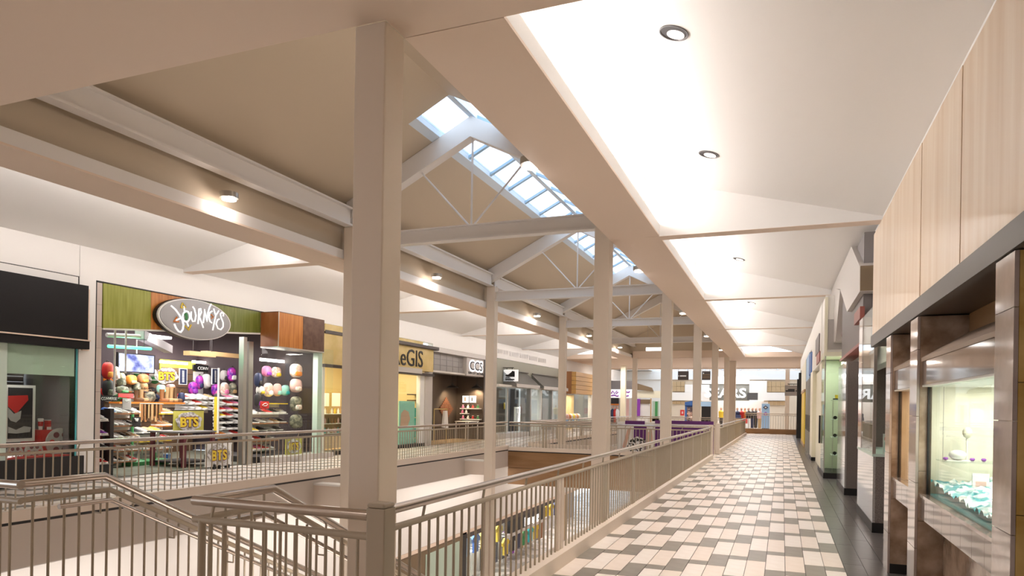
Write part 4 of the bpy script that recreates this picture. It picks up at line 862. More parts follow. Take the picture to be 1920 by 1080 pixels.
for i, (yy, x0, x1, cols) in enumerate(((826, 262, 322, ['paper', 'yellow', 'blackish', 'tan', 'red']), (842, 264, 322, ['paper', 'steel', 'sienna', 'offwhite', 'blue']))):
    sp_ = shelf(f'{("upper", "lower")[i]} low shelf behind the metal chairs', 'yellow' if i == 0 else 'sienna', x0, x1, yy, -16.9, 0.35); fill(f'{("upper", "lower")[i]} low shelf behind metal chairs', sp_[:2], sp_[2], -17.05, 5, cols, 1.5)

dt = thing('ceiling_duct', 'grey square duct crossing the shoe shop ceiling', 'duct', tuple(at_x(290, 640, -15.0)))
a, b = at_x(262, 627, -15.0), at_x(316, 655, -16.8); MB().bar(a, b, 0.22, 0.22).build('duct_body', 'grey_dark', dt); MB().tube([at_x(200, 628, -14.6), at_x(262, 631, -14.6)], 0.05, 8).build('pipe', 'sign_grey', dt)
for i, x in enumerate((214.5, 235)):
    a = at_x(x, 632, -14.3); b = at_x(x, 700, -14.3); t = thing('ceiling_pole', f'{("left", "right")[i]} thin white pole hanging at the shoe shop entrance', 'pole', tuple(b), 'white ceiling poles'); MB().tube([(b.x, b.y, b.z if i else b.z - 0.5), (b.x, b.y, 4.1)], 0.022, 8).build('shaft', 'paper', t); MB().lathe([(0.05, 0), (0.05, 0.03)], 10, c=(b.x, b.y, 4.07)).build('flange', 'paper', t)
# ------------------------------------------------ hair salon with gold fascia
mat('gold_wall', (0.62, 0.47, 0.18), 0.5, color2=(0.72, 0.56, 0.26), scale=2); mat('gold_room', (0.80, 0.66, 0.36), 0.6); mat('bronze', (0.06, 0.045, 0.04), 0.4)
rg = thing('hair_salon', 'gold salon fascia with bronze cornice and dark lettering', 'shop front', (XW, 21, 2.7))
pbox('fascia', 'gold_wall', rg, XW - 0.1, XW + 0.22, 20.2, 24.6, 2.98, 3.93); pbox('ledge', 'sign_grey', rg, XW + 0.22, XW + 0.27, 19.5, 23.6, 2.86, 3.05); pbox('top_course', 'gold_wall', rg, XW - 0.1, XW + 0.02, 17.78, 24.1, 3.93, 4.16)
pbox('cornice', 'bronze', rg, XW - 0.1, XW + 0.36, 20.1, 24.85, 3.86, 4.0, bevel=0.03); pbox('flat_band', 'bronze', rg, XW - 0.1, XW + 0.03, 17.8, 20.1, 3.86, 3.97); pbox('lower_band', 'bronze', rg, XW - 0.1, XW + 0.24, 20.1, 24.7, 2.80, 2.90); pbox('flat_band', 'bronze', rg, XW - 0.1, XW + 0.03, 17.8, 20.1, 2.80, 2.90); pbox('flat_fascia', 'gold_wall', rg, XW - 0.1, XW, 17.78, 20.19, 2.9, 3.86)
pbox('end_post', 'paper', rg, XW - 0.12, XW + 0.05, 23.85, 24.2, 0.12, 2.82); pbox('pier', 'sign_grey', rg, XW - 0.12, XW + 0.02, 24.3, 24.93, 0.0, 4.05); pbox('base', 'black', rg, XW - 0.5, XW + 0.06, 17.95, 24.3, 0.0, 0.12)
pbox('pane', 'glass', rg, XW - 0.03, XW - 0.018, 17.95, 20.6, 0.12, 2.8); pbox('pane', 'glass', rg, XW - 0.03, XW - 0.018, 20.7, 23.84, 0.12, 2.8); pbox('mullion', 'bronze', rg, XW - 0.05, XW, 20.6, 20.7, 0.12, 2.8)
text('lettering', 'ReGIS', 'black', rg, (XW + 0.225, at_x(737, 690, XW + 0.22).y, 3.12), 0.66, '+x', 0.02, at_x(792, 690, XW + 0.22).y - at_x(737, 690, XW + 0.22).y)
rr = struct('wall_salon', (-15, 21, 0))
pbox('back_wall', 'gold_room', rr, -17.6, -17.5, 17.95, 24.8, 0, 3.6); pbox('side_wall', 'gold_room', rr, -17.5, XW - 0.1, 17.93, 17.97, 0, 3.6); pbox('side_wall', 'gold_room', rr, -17.5, XW - 0.1, 24.80, 24.84, 0, 3.6); pbox('ceiling', 'gold_room', rr, -17.5, XW - 0.1, 17.97, 24.8, 3.6, 3.65); pbox('floor', 'tan', rr, -17.5, XW - 0.05, 17.97, 24.8, 0.0, 0.006)
lamp('salon_light', 'AREA', (-15.0, 21.0, 3.5), 130, (1.0, 0.86, 0.62), (-15, 21, 0), 2.5, 5.5)
for i, (x0, x1) in enumerate(((606, 617), (622, 638))):
    t = board('salon_mirror', f'{("left", "right")[i]} tall lit mirror inside the gold salon', 'mirror', 'paper', x0, 737, x1, 770, -16.4, 0.04, 'salon mirrors', frame='tan')
BOT = MB().lathe([(0.033, 0), (0.033, 0.13), (0.014, 0.155), (0.014, 0.19)], 10).mesh('bottle')
def bottles(where, yspan, z, X, n, cols):
    for i in range(n):
        t = tag(inst('bottle', BOT, cols[i % len(cols)], None, (X, yspan[0] + (yspan[1] - yspan[0]) * (i + 0.5) / n, z + 0.001)), f'{ORD[i]} hair care bottle from left on the {where}', 'bottle', 'hair care bottles')
cab = thing('product_unit', 'wooden hair product unit with glass shelves inside the salon window', 'shelving', (-14.3, 18.8, 0))
yA, yB = at_x(602, 800, -14.3).y, at_x(662, 800, -14.3).y
pbox('back_board', 'tan', cab, -14.75, -14.7, yA, yB, 0.12, 1.55); pbox('cabinet', 'wood_panel', cab, -14.7, -14.25, yA, yB, 0.12, 0.55)
for i, z in enumerate((0.62, 0.95, 1.28)):
    pbox('shelf_board', 'offwhite', cab, -14.69, -14.25, yA, yB, z, z + 0.02); bottles(f'{("lowest", "middle", "top")[i]} shelf of the salon unit', (yA, yB), z + 0.02, -14.35, 10, (['rose', 'teal', 'paper', 'tan'], ['sienna', 'rose', 'blackish', 'sienna'], ['yellow', 'paper', 'tan', 'paper'])[i])
for y in (yA, yB): pbox('upright', 'steel', cab, -14.70, -14.25, y - 0.02, y + 0.02, 0.55, 1.32)
t = board('salon_poster', 'teal poster with a pale figure in the salon window', 'poster', 'mint', 748, 752, 777, 842, -13.55, 0.04)
MB().prism([at_x(x, y, -13.545) for x, y in ((752, 775), (758, 768), (766, 772), (769, 785), (764, 800), (750, 802))], (0.004, 0, 0)).build('figure', 'skin', t)
for i in range(4):
    y0 = 765 + i * 19; t = board('teal_box', f'teal gift box, {ORD[i]} from the top beside the salon poster', 'box', 'teal', 777 + i % 2, y0, 789, y0 + 17, -13.8, 0.25, 'stacked teal boxes'); bx('ribbon', 'turquoise', t, 782, y0, 784, y0 + 17, -13.795, 0.01)
for i in range(2): t = board('salon_shelf', f'{("upper", "lower")[i]} dark wall shelf at the right of the salon', 'shelf', 'bronze', 773, 739 + 11 * i, 791, 741 + 11 * i, -13.9, 0.25, 'salon wall shelves'); bx('bracket', 'steel', t, 780, 741 + 11 * i, 781, 745 + 11 * i, -13.95, 0.02)
# ------------------------------------------------ dark shop with lit letters
mat('ccs_tile', (0.33, 0.31, 0.30), 0.35)
cc_ = thing('dark_shop_front', 'grey tiled fascia of the dark shop with lit letters', 'shop front', (XW, 27.6, 3))
n = 9
for i in range(n):
    for j in range(3):
        y0 = 25.0 + 5.35 * i / n; pbox('tile', 'ccs_tile', cc_, XW - 0.35, XW - 0.30, y0 + 0.01, y0 + 5.35 / n - 0.01, 3.12 + 0.25 * j, 3.36 + 0.25 * j)
pbox('slanted_top', 'sign_grey', cc_, XW - 0.35, XW - 0.02, 25.0, 30.35, 3.87, 4.06); pbox('lower_trim', 'offwhite', cc_, XW - 0.35, XW - 0.2, 25.0, 30.4, 3.03, 3.11); pbox('backing', 'grey_dark', cc_, XW - 0.5, XW - 0.36, 25.0, 30.4, 3.0, 4.0)
sg = thing('lit_letter_sign', 'grey box sign with three backlit letters over the dark shop', 'sign', tuple(at_x(893, 703, XW - 0.1))); bx('box', 'sign_grey', sg, 875, 672.5, 914, 706, XW - 0.12, 0.18)
ptext(sg, 'CCS', 'lit_sign', 879.5, 676, 905.5, 696.5, XW - 0.112, bold=0.035); ptext(sg, 'CCS', 'black', 881, 678, 904.5, 694.5, XW - 0.098, bold=0.004); ptext(sg, 'SUN CITY SNOWBIZ', 'black', 878, 698, 908, 702.5, XW - 0.115)
cr_ = struct('wall_dark_shop', (-15, 27.6, 0))
mat('dark_room', (0.07, 0.05, 0.038), 0.6)
pbox('back_wall', 'dark_room', cr_, -15.05, -14.95, 25.0, 30.4, 0, 3.2); pbox('side_wall', 'dark_room', cr_, -14.95, XW - 0.1, 24.99, 25.03, 0, 3.1); pbox('ceiling', 'dark_room', cr_, -14.95, XW - 0.36, 25.0, 30.4, 3.1, 3.15); pbox('floor', 'tan', cr_, -14.95, XW, 25.0, 30.4, 0.0, 0.006); pbox('side_wall', 'dark_room', cr_, -14.95, XW - 0.1, 30.37, 30.4, 0, 3.1)
for i, (x, y) in enumerate(((848, 727), (894, 728))):
    p = at_x(x, y, (-14.5, -13.75)[i]); t = thing('pendant_lamp', f'{("left", "right")[i]} black pendant lamp in the dark shop', 'lamp', tuple(p), 'pendant lamps'); MB().lathe([(0.30, 0.0), (0.22, 0.06), (0.06, 0.14), (0.05, 0.2)], 18).build('shade', 'black', t, local=True); MB().tube([(0, 0, 0.2), (0, 0, 3.1 - p.z)], 0.01, 6).build('cord', 'black', t, local=True); MB().lathe([(0.2, 0.01), (0.2, 0.016)], 16).build('bulb', 'led_warm', t, local=True)
    lamp('pendant_glow', 'SPOT', (p.x, p.y, p.z - 0.03), 70, (1, 0.78, 0.5), (p.x - 0.5, p.y + 0.6, 0), spot=140, radius=0.1)
t = thing('brick_diamond', 'diamond shaped red brick panel on the dark shop wall', 'panel', tuple(at_x(835, 788, -14.9))); c = at_x(837, 767, -14.9); hz = abs(at_x(836, 745, -14.9).z - c.z); hw = abs(at_x(850, 767, -14.9).y - c.y)
mat('brick', (0.20, 0.075, 0.035), 0.8); nr = 13
for j in range(nr):
    z0 = c.z - hz + 2 * hz * j / nr; w = hw * (1 - abs((j + 0.5) / nr * 2 - 1)); nb_ = max(1, int(w / 0.16))
    for q in range(nb_): yy = c.y - w + 2 * w * q / nb_; pbox('brick', 'brick', t, -14.94, -14.9, yy + 0.01, yy + 2 * w / nb_ - 0.01, z0 + 0.008, z0 + 2 * hz / nr - 0.008)
for i, (yy, x0, x1) in enumerate(((765, 862, 899), (774.5, 862, 876), (785, 862, 899))):
    a, b = at_y(x0, yy, 30.1), at_y(x1, yy, 30.1); nq = 4 if i != 1 else 2
    t = thing('shelf', f'white shelf, {ORD[i]} from the top on the side wall of the dark shop', 'shelf', ((a.x + b.x) / 2, 30.2, a.z - 0.03), 'dark shop shelves'); pbox('board', 'paper', t, a.x, b.x, 30.1, 30.36, a.z - 0.04, a.z); pbox('bracket', 'blackish', t, a.x + 0.05, a.x + 0.08, 30.2, 30.36, a.z - 0.1, a.z - 0.04)
    for q in range(nq):
        x_ = a.x + (b.x - a.x) * (q + 0.5) / nq; t = thing('ornament', f'{("pink", "white", "red", "green")[q]} ornament, {ORD[q]} from left on the {ORD[i]} dark shop shelf', 'ornament', (x_, 30.2, a.z + 0.001), 'shelf ornaments'); MB().lathe([(0.04, 0), (0.07, 0.05), (0.03, 0.12), (0.04, 0.15)], 10).build('vase', ('pink', 'paper', 'red', 'green')[q], t, local=True); MB().lathe([(0.05, 0.15), (0.05, 0.17)], 10).build('lid', 'offwhite', t, local=True)
for i, (x0, x1) in enumerate(((867, 878), (880, 892))):
    t = thing('framed_print', f'{("left", "right")[i]} lit framed print on the side wall of the dark shop', 'picture', tuple(at_y((x0 + x1) / 2, 755, 30.3)), 'framed prints'); by('panel', 'lit_letter', t, x0, 742, x1, 755, 30.3, 0.05); by('motif', ('tan', 'blackish')[i], t, x0 + 4, 745, x0 + 6, 752, 30.29, 0.008)  # print panels given a faint glow of their own, no lamp
lamp('dark_shop_fill', 'AREA', (-14.2, 27.8, 3.0), 14, (1, 0.75, 0.5), (-14.2, 28.5, 0), 0.6, 3)  # area light added to brighten the room besides the pendants
t = thing('clothes_rail', 'brass clothes rail with a white garment in the dark shop', 'clothes rack', (-14.3, 27.6, 0.006)); a, b = at_x(814, 767, -14.3), at_x(838, 767, -14.3)
MB().tube([(a.x, a.y, 0.0), a, b, (b.x, b.y, 0.0)], 0.03, 8).build('frame', 'gold_wall', t); g = at_x(833, 770, -14.25); MB().prism([(g.x, g.y - 0.25, g.z - 0.75), (g.x, g.y + 0.25, g.z - 0.8), (g.x, g.y + 0.12, g.z), (g.x, g.y - 0.12, g.z)], (0.1, 0, 0)).build('garment', 'paper', t)
t = thing('display_table', 'small light table in the dark shop behind the railing', 'table', (-13.95, 29.5, 0.006)); p = wloc(t)
pbox('top', 'offwhite', t, p.x - 0.35, p.x + 0.35, p.y - 0.6, p.y + 0.6, 0.86, 0.9)
for dx in (-0.33, 0.29):
    for dy in (-0.56, 0.52): pbox('leg', 'offwhite', t, p.x + dx, p.x + dx + 0.04, p.y + dy, p.y + dy + 0.04, 0.006, 0.86)
# ------------------------------------------------ boot shop with awnings
mat('boot_green', (0.34, 0.335, 0.27), 0.5); mat('awning', (0.19, 0.185, 0.175), 0.6); mat('bronze_glass', (0.10, 0.075, 0.05), 0.25)
bs = thing('boot_shop_front', 'grey green boot shop front with glass bays', 'shop front', (XW, 36, 0))
pbox('fascia', 'boot_green', bs, XW - 0.3, XW - 0.02, 30.9, 42.0, 2.72, 4.05); pbox('header_trim', 'offwhite', bs, XW - 0.1, XW + 0.5, 30.9, 41.8, 2.60, 2.72); pbox('back_wall', 'bronze_glass', bs, -16.4, -16.3, 30.9, 42, 0, 3.0)
for i, y in enumerate((30.95, 33.2, 35.4, 37.2, 39.2, 41.6)): pbox('post', 'offwhite' if i % 2 else 'alu', bs, XW - 0.1, XW + (0.0 if i < 2 else 0.5), y, y + 0.14, 0, 2.65)
for i, (y0, y1) in enumerate(((31.1, 33.2), (33.34, 35.4), (35.54, 37.2), (37.34, 39.2), (39.34, 41.6))): pbox('pane', 'glass', bs, XW - 0.03 + (0 if i < 1 else 0.4), XW - 0.015 + (0 if i < 1 else 0.4), y0, y1, 0.25, 2.6); pbox('panel', ('dark_room', 'dark_room', 'blackish', 'blackish', 'dark_room')[i], bs, XW - 0.9, XW - 0.85, y0 + 0.3, y1 - 0.1, 0.1, 2.6)
pbox('sill', 'sign_grey', bs, XW - 0.4, XW + 0.45, 30.9, 41.8, 0.0, 0.25)
lamp('boot_shop_light', 'AREA', (-14.8, 36, 2.95), 9, NEUT, (-14.8, 36, 0), 1.0, 8)
for i, (y0, y1) in enumerate(((32.6, 36.2), (36.9, 41.6))):
    t = thing('awning', f'{("left", "right")[i]} grey sloping awning of the boot shop', 'awning', (XW + 0.3, (y0 + y1) / 2, 2.72), 'boot shop awnings')
    MB().prism([(XW, y0, 3.45), (XW + 0.75, y0, 2.78), (XW + 0.75, y0, 2.70), (XW, y0, 2.70)], (0, y1 - y0, 0)).build('canopy', 'awning', t); pbox('valance', 'sign_grey', t, XW + 0.75, XW + 0.77, y0, y1, 2.62, 2.80); MB().tube([(XW + 0.05, y0, 3.50), (XW + 0.05, y1, 3.50)], 0.03, 8).build('rod', 'bronze', t)
s_ = thing('boot_sign', 'white hanging sign with a black boot silhouette', 'sign', tuple(at_y(957, 716, 32.6)))
by('plate', 'lit_letter', s_, 944, 693, 971, 715, 32.6, 0.06)
MB().prism([at_y(930 + u / 27, 680 + v / 27, 32.585) for u, v in ((480, 660), (500, 610), (620, 600), (780, 470), (820, 410), (940, 440), (950, 570), (945, 720), (600, 720), (510, 695))][::-1], (0, 0.01, 0)).build('boot_shape', 'black', s_)
for a_ in ((475, 755, 720, 790), (470, 820, 930, 885)): by('wordmark', 'black', s_, 930 + a_[0] / 27, 680 + a_[1] / 27, 930 + a_[2] / 27, 680 + a_[3] / 27, 32.585, 0.01)
by('bracket', 'black', s_, 940, 689, 963, 690.4, 32.6, 0.05); by('bracket_stem', 'black', s_, 940, 689, 941.4, 706, 32.6, 0.05)
for i, x in enumerate((950, 960)): by('hanger', 'black', s_, x, 690, x + 0.8, 693.5, 32.62, 0.02)
t = thing('floor_lamp', 'white shaded lamp glowing in the boot shop window', 'lamp', tuple(at_x(980, 792, -13.6))); p = wloc(t); MB().lathe([(0.30, 0), (0.16, 0.9)], 16).build('shade', 'lit_white', t, local=True); MB().tube([(0, 0, -p.z + 0.26), (0, 0, 0.05)], 0.03, 8).build('stem', 'steel', t, local=True)
t = board('yellow_notice', 'yellow notice on the dark glass of the boot shop', 'notice', 'yellow', 945, 754.5, 952, 767, XW - 0.80, 0.02); bx('margin', 'paper', t, 946, 756, 951, 757, XW - 0.795, 0.005)
t = thing('gilt_mirror', 'cream arched mirror in the boot shop window', 'mirror', tuple(at_x(971, 792, -13.8))); bx('frame', 'offwhite', t, 965, 763, 976, 792, -13.8, 0.05); bx('glass', 'grey_dark', t, 967, 766, 974, 790, -13.795, 0.01)
# ventilation grilles on the wall
for i, (x0, x1, y0) in enumerate(((934, 943, 655), (944.5, 953.5, 657), (955.5, 973, 660.5), (975, 991, 664), (993, 1008, 668), (1010, 1024, 672))):
    t = board('vent_grille', f'{ORD[i]} grey ventilation grille from the left above the boot shop', 'vent', 'sign_grey', x0, y0, x1, y0 + 8, XW + 0.02, 0.04, 'ventilation grilles')
    for q in range(5): u = x0 + (x1 - x0) * (q + 0.5) / 5; bx('slat', 'grey', t, u - 0.3, y0 + 1, u + 0.3, y0 + 7, XW + 0.028, 0.02)
# ------------------------------------------------ slatted wood kiosk shop and far shops on the left
wk = thing('wooden_shop_front', 'honey coloured slatted wood fascia of the far shop', 'shop front', (-12.6, 46, 0))
a, b = 43.4, 48.6
for i in range(5): pbox('slat', 'wood_panel', wk, -12.95, -12.65, a, b, 2.52 + 0.29 * i, 2.79 + 0.29 * i)
mat('orange_wood', (0.66, 0.38, 0.12), 0.4)
for c in [o for o in wk.children]: c.material_slots[0].link = 'OBJECT'; c.material_slots[0].material = M['orange_wood']
pbox('core', 'sienna', wk, -13.3, -12.96, a, b, 2.5, 3.98); pbox('pier', 'offwhite', wk, -12.9, -12.66, b - 1.2, b, 0, 2.5); pbox('pane', 'glass', wk, -12.72, -12.70, a, b - 1.2, 0.2, 2.5); pbox('back_panel', 'gold_wall', wk, -14.4, -14.3, a, b, 0, 2.5); pbox('plinth', 'sign_grey', wk, -12.9, -12.66, a, b - 1.2, 0, 0.2)
lamp('far_shop_light', 'AREA', (-13.6, 46, 2.45), 60, WARM, (-13.6, 46, 0), 0.8, 4)
for i in range(7): t = thing('flower_vase', f'{ORD[i]} flower arrangement from the left in the wooden shop window', 'vase', (-13.4, a + 0.5 + 0.45 * i, 0.75), 'flower arrangements'); MB().lathe([(0.1, -0.55), (0.12, 0.0)], 10).build('vase', ('skyblue', 'paper', 'steel')[i % 3], t, local=True); MB().blob((0, 0, 0.2), 0.2, 0.2, 0.22, 1.0, 8, 6).build('flowers', ('rose', 'orange', 'offwhite', 'yellow')[i % 4], t, local=True)
# ------------------------------------------------ script sign shop and awning shop in the far hall
YF = 57.5
fs = thing('script_sign_shop', 'far shop with a white sign in purple script lettering', 'shop front', tuple(at_y(1178, 800, YF)))
by('dark_header', 'grey_dark', fs, 1143, 714, 1186, 730, YF, 0.2); by('sign_board', 'lit_letter', fs, 1143, 730, 1186, 746, YF - 0.02, 0.2); by('back_wall', 'offwhite', fs, 1143, 746, 1186, 800, YF + 1.5, 0.1); by('dark_upper', 'blackish', fs, 1145, 746, 1160, 757, YF + 1.2, 0.1); by('red_band', 'orange', fs, 1145, 757, 1160, 760, YF + 1.1, 0.1); by('curtain', 'rose', fs, 1171, 748, 1179, 795, YF + 0.4, 0.1)
for pts in ([(1146, 738), (1149, 733), (1152, 738), (1157, 732), (1155, 739), (1159, 735)], [(1146, 742), (1152, 741), (1157, 743), (1160, 742)], [(1172, 736), (1175, 735), (1178, 736), (1181, 734)], [(1172, 743), (1179, 742)]): MB().tube([at_y(x, y, YF - 0.05) for x, y in pts], 0.055, 6).build('script_stroke', 'violet', fs)
for i, (x, c) in enumerate(((1148, 'navy'), (1153, 'red'), (1157, 'paper'))): p = at_y(x, 790, YF + 1.0); t = thing('mannequin', f'{CN[c]} clothed mannequin, {ORD[i]} from left in the script sign shop', 'mannequin', (p.x, p.y, 0), 'script shop mannequins'); MB().lathe([(0.10, 0), (0.14, 0.8), (0.2, 0.95), (0.2, 1.3), (0.06, 1.5)], 10).build('clothes', c, t, local=True); MB().blob((0, 0, 1.62), 0.09, 0.1, 0.13, 1.0, 8, 6).build('head', 'skin', t, local=True)
fa = thing('awning_shop', 'far cream shop with a brown awning and green door', 'shop front', tuple(at_y(1215, 800, YF + 1)))
by('wall', 'cream', fa, 1186, 733, 1240, 746, YF + 1, 0.2); by('poster', 'violet', fa, 1193, 748, 1200, 782, YF + 1, 0.1); by('lit_interior_panel', 'paper', fa, 1200, 750, 1218, 783, YF + 1.2, 0.1); by('dark_beam', 'brown_dark', fa, 1200, 749, 1219, 757, YF + 1.1, 0.1); by('post', 'tan', fa, 1219, 747, 1221, 800, YF + 0.9, 0.1); by('door', 'frost', fa, 1223, 752, 1236, 790, YF + 1, 0.05); by('door_leaf', 'green', fa, 1228, 753, 1233, 782, YF + 0.97, 0.02); by('base_wall', 'offwhite', fa, 1186, 783, 1240, 812, YF + 1, 0.2)  # white panel right of the poster stands in for interior light
MB().prism([at_y(x, y, YF + 0.8) for x, y in ((1192, 718), (1222, 727), (1225, 734), (1192, 731))][::-1], (0, 0.3, 0)).build('awning', 'brown_dark', fa)
# ================================================================== SHOPS ALONG THE TILED WALKWAY
wr = struct('wall_right', (XR, 20, 0))
pbox('wall_panel', 'white', wr, XR, XR + 0.2, -9, 55, 2.45, 4.9); pbox('back_wall', 'dark_room', wr, 3.2, 3.4, -9, 55, 0, 4.9)
XP = 1.05
jf = thing('wood_fascia', 'pale wood panelled fascia over the jewellery windows with dark metal edge', 'shop front', (XP, 4, 2.5))
ys = [9.78, 8.2, 6.54, 5.83, 5.16, 4.48, 3.8, 3.1, 2.4, 1.7, 1.0, 0.3, -0.4, -1.1, -1.8, -2.5]
for i in range(len(ys) - 1): pbox('wood_panel', 'wood_panel', jf, XP + (0.0 if i % 2 else 0.003), XP + 0.05, ys[i + 1] + 0.004, ys[i] - 0.004, 2.655, 3.94)
pbox('core', 'wood_panel', jf, XP + 0.05, XR + 0.0, -2.5, 9.77, 2.66, 3.93); pbox('edge_band', 'dark_fascia', jf, XP - 0.012, XP + 0.05, -2.5, 9.79, 2.505, 2.648); pbox('soffit', 'dark_soffit', jf, XP + 0.05, 2.4, -2.5, 9.7, 2.51, 2.56); pbox('shadow_line', 'black', jf, XP + 0.006, XP + 0.06, -2.5, 9.78, 2.645, 2.658)
mat('hood_brown', (0.34, 0.26, 0.20), 0.5)
PIER = (('far', 8.13, 8.45), ('middle', 6.60, 6.94), ('near', 4.02, 4.34))
for nm, y0, y1 in PIER:
    t = thing('stone_pier', f'{nm} polished stone pier between the jewellery windows', 'pier', (XP + 0.3, (y0 + y1) / 2, 0), 'stone piers')
    zs = [0.0, 0.42, 0.84, 1.26, 1.68, 2.10, 2.50] if nm == 'far' else [0.0, 0.55, 1.10, 1.66, 2.22, 2.50]
    for i in range(len(zs) - 1): pbox('facing_slab', 'mirror_stone', t, XP, XP + 0.02, y0, y1, zs[i] + 0.002, zs[i + 1] - 0.002)
    zs = [0.10, 0.78, 1.20, 1.85, 2.50]
    for i in range(4): pbox('side_slab', 'marble' if nm != 'near' else 'marble_warm_lit', t, XP + 0.022, 2.0, y0, y0 + 0.03, zs[i] + 0.002, zs[i + 1] - 0.002)
    pbox('core', 'marble', t, XP + 0.021, 2.0, y0 + 0.031, y1, 0.0, 2.505); pbox('plinth', 'black', t, XP + 0.022, 2.0, y0 - 0.004, y0 + 0.03, 0.0, 0.10)
for nm, y0, y1 in (('nearer', 4.34, 6.60), ('farther', 6.94, 8.13)):
    t = thing('jewellery_window', f'{nm} lit jewellery display window between stone piers', 'display window', (1.3, (y0 + y1) / 2, 0.8), 'jewellery windows')
    e = 0.002; y0 += e; y1 -= e
    nq = max(2, int((y1 - y0) / 0.28))
    for q in range(nq): ya = y0 + (y1 - y0) * q / nq; pbox('sill_slab', 'stone_dark', t, 1.085, 1.11, ya + 0.002, ya + (y1 - y0) / nq - 0.002, 0.81, 0.985)
    pbox('sill_top', 'mirror_stone', t, 1.08, 1.16, y0, y1, 0.987, 1.01); pbox('sill_core', 'marble', t, 1.112, 1.9, y0, y1, 0.80, 0.985)
    for q in range(3): ya = y0 + (y1 - y0) * q / 3; pbox('base_slab', 'marble', t, 1.26, 1.29, ya + 0.002, ya + (y1 - y0) / 3 - 0.002, 0.0, 0.80)
    pbox('hood_face', 'stone_dark', t, 1.085, 1.11, y0, y1, 1.92, 2.115); MB().prism([(1.08, y0, 2.15), (1.42, y0, 2.36), (1.42, y0, 2.30), (1.08, y0, 2.117)][::-1], (0, y1 - y0, 0)).build('hood_slope', 'hood_brown', t); pbox('hood_back', 'wood_brown', t, 1.42, 1.45, y0, y1, 2.1, 2.51); pbox('hood_bottom', 'offwhite', t, 1.09, 1.9, y0, y1, 1.905, 1.92)
    pbox('pane', 'glass', t, 1.135, 1.142, y0 + 0.02, y1, 1.01, 1.905); pbox('edge_bar', 'black', t, 1.13, 1.15, y1 - 0.02, y1, 1.01, 1.905)
    mat('case_back', (0.68, 0.65, 0.52), 0.5, color2=(0.84, 0.81, 0.70), scale=4); mat('case_warm', (0.72, 0.52, 0.34), 0.5, color2=(0.80, 0.62, 0.45), scale=3)
    kb = 'case_back' if nm == 'nearer' else 'case_warm'
    pbox('case_back', kb, t, 1.86, 1.9, y0, y1, 0.99, 1.905); pbox('case_end', kb, t, 1.16, 1.86, y1 - 0.012, y1 - 0.001, 0.99, 1.905); pbox('case_end', kb, t, 1.16, 1.86, y0 + 0.001, y0 + 0.012, 0.99, 1.905)
    lamp('window_case_light', 'AREA', (1.5, (y0 + y1) / 2, 1.895), 13 if nm == 'nearer' else 4, (1.0, 0.96, 0.85) if nm == 'nearer' else (1.0, 0.8, 0.55), (1.5, (y0 + y1) / 2, 0), 0.25, (y1 - y0) * 0.8)
# goods in the nearer jewellery window
sea = thing('display_cloth', 'crumpled turquoise and white display cloth in the jewellery window', 'cloth', (1.5, 5.4, 1.0))
mat('sea_cloth', (0.02, 0.30, 0.36), 0.6, color2=(0.84, 0.88, 0.88), scale=9, ramp=(0.44, 0.56)); b = MB(); nx, ny = 16, 60; rnd = random.Random(3)
for i in range(nx + 1):
    for j in range(ny + 1): b.v.append((1.155 + 0.68 * i / nx, 4.40 + 2.17 * j / ny, 1.03 + 0.05 * i / nx + 0.045 * (j / ny) ** 2 + 0.05 * rnd.random() + 0.03 * abs(math.sin(j * 0.7 + i))))
for i in range(nx):
    for j in range(ny): k = i * (ny + 1) + j; b.f.append((k, k + ny + 1, k + ny + 2, k + 1))
b.build('cloth_sheet', 'sea_cloth', sea); pbox('cloth_base', 'turquoise', sea, 1.155, 1.84, 4.39, 6.57, 1.0, 1.02)
gs = thing('glass_shelf', 'clear glass shelf hung in the jewellery window', 'shelf', (1.4, 6.3, 1.31)); pbox('board', 'glass', gs, 1.17, 1.66, 6.15, 6.45, 1.308, 1.316)
for x in (1.19, 1.64): MB().tube([(x, 6.3, 1.317), (x, 6.3, 1.90)], 0.003, 5).build('wire', 'steel', gs)
sl = thing('shell_ornament', 'white shell ornament on the glass shelf', 'ornament', (1.29, 6.3, 1.317)); MB().blob((0, 0, 0.045), 0.062, 0.07, 0.04, 1.0, 14, 8).build('shell', 'paper', sl, local=True); MB().box(-0.085, 0.075, -0.06, 0.06, 0.0, 0.006).build('tray', 'paper', sl, local=True)
for i, x in enumerate((1.205, 1.385, 1.46)): t = thing('purple_gem', f'{ORD[i]} purple gem from the left on the glass shelf', 'gem', (x, 6.28, 1.317), 'purple gems'); MB().lathe([(0.008, 0), (0.02, 0.016), (0.012, 0.026)], 8).build('stone', 'violet', t, local=True); MB().lathe([(0.01, 0.0), (0.01, 0.004)], 8).build('setting', 'chrome', t, local=True)
cdn = thing('standing_card', 'white printed card standing on the turquoise cloth', 'card', (1.43, 6.2, 1.08)); pbox('card', 'paper', cdn, 1.37, 1.48, 6.2, 6.22, 1.08, 1.23); pbox('print', 'rose', cdn, 1.39, 1.46, 6.197, 6.2, 1.13, 1.17)
ca = thing('coral_ornament', 'cream coral ornament standing behind the white shell', 'ornament', (1.37, 6.38, 1.317)); MB().blob((0, 0, 0.22), 0.035, 0.035, 0.045, 1.0, 10, 7).build('head', 'cream', ca, local=True); MB().tube([(0, 0, 0.0), (0, 0.01, 0.2)], 0.008, 6).build('stem', 'offwhite', ca, local=True)
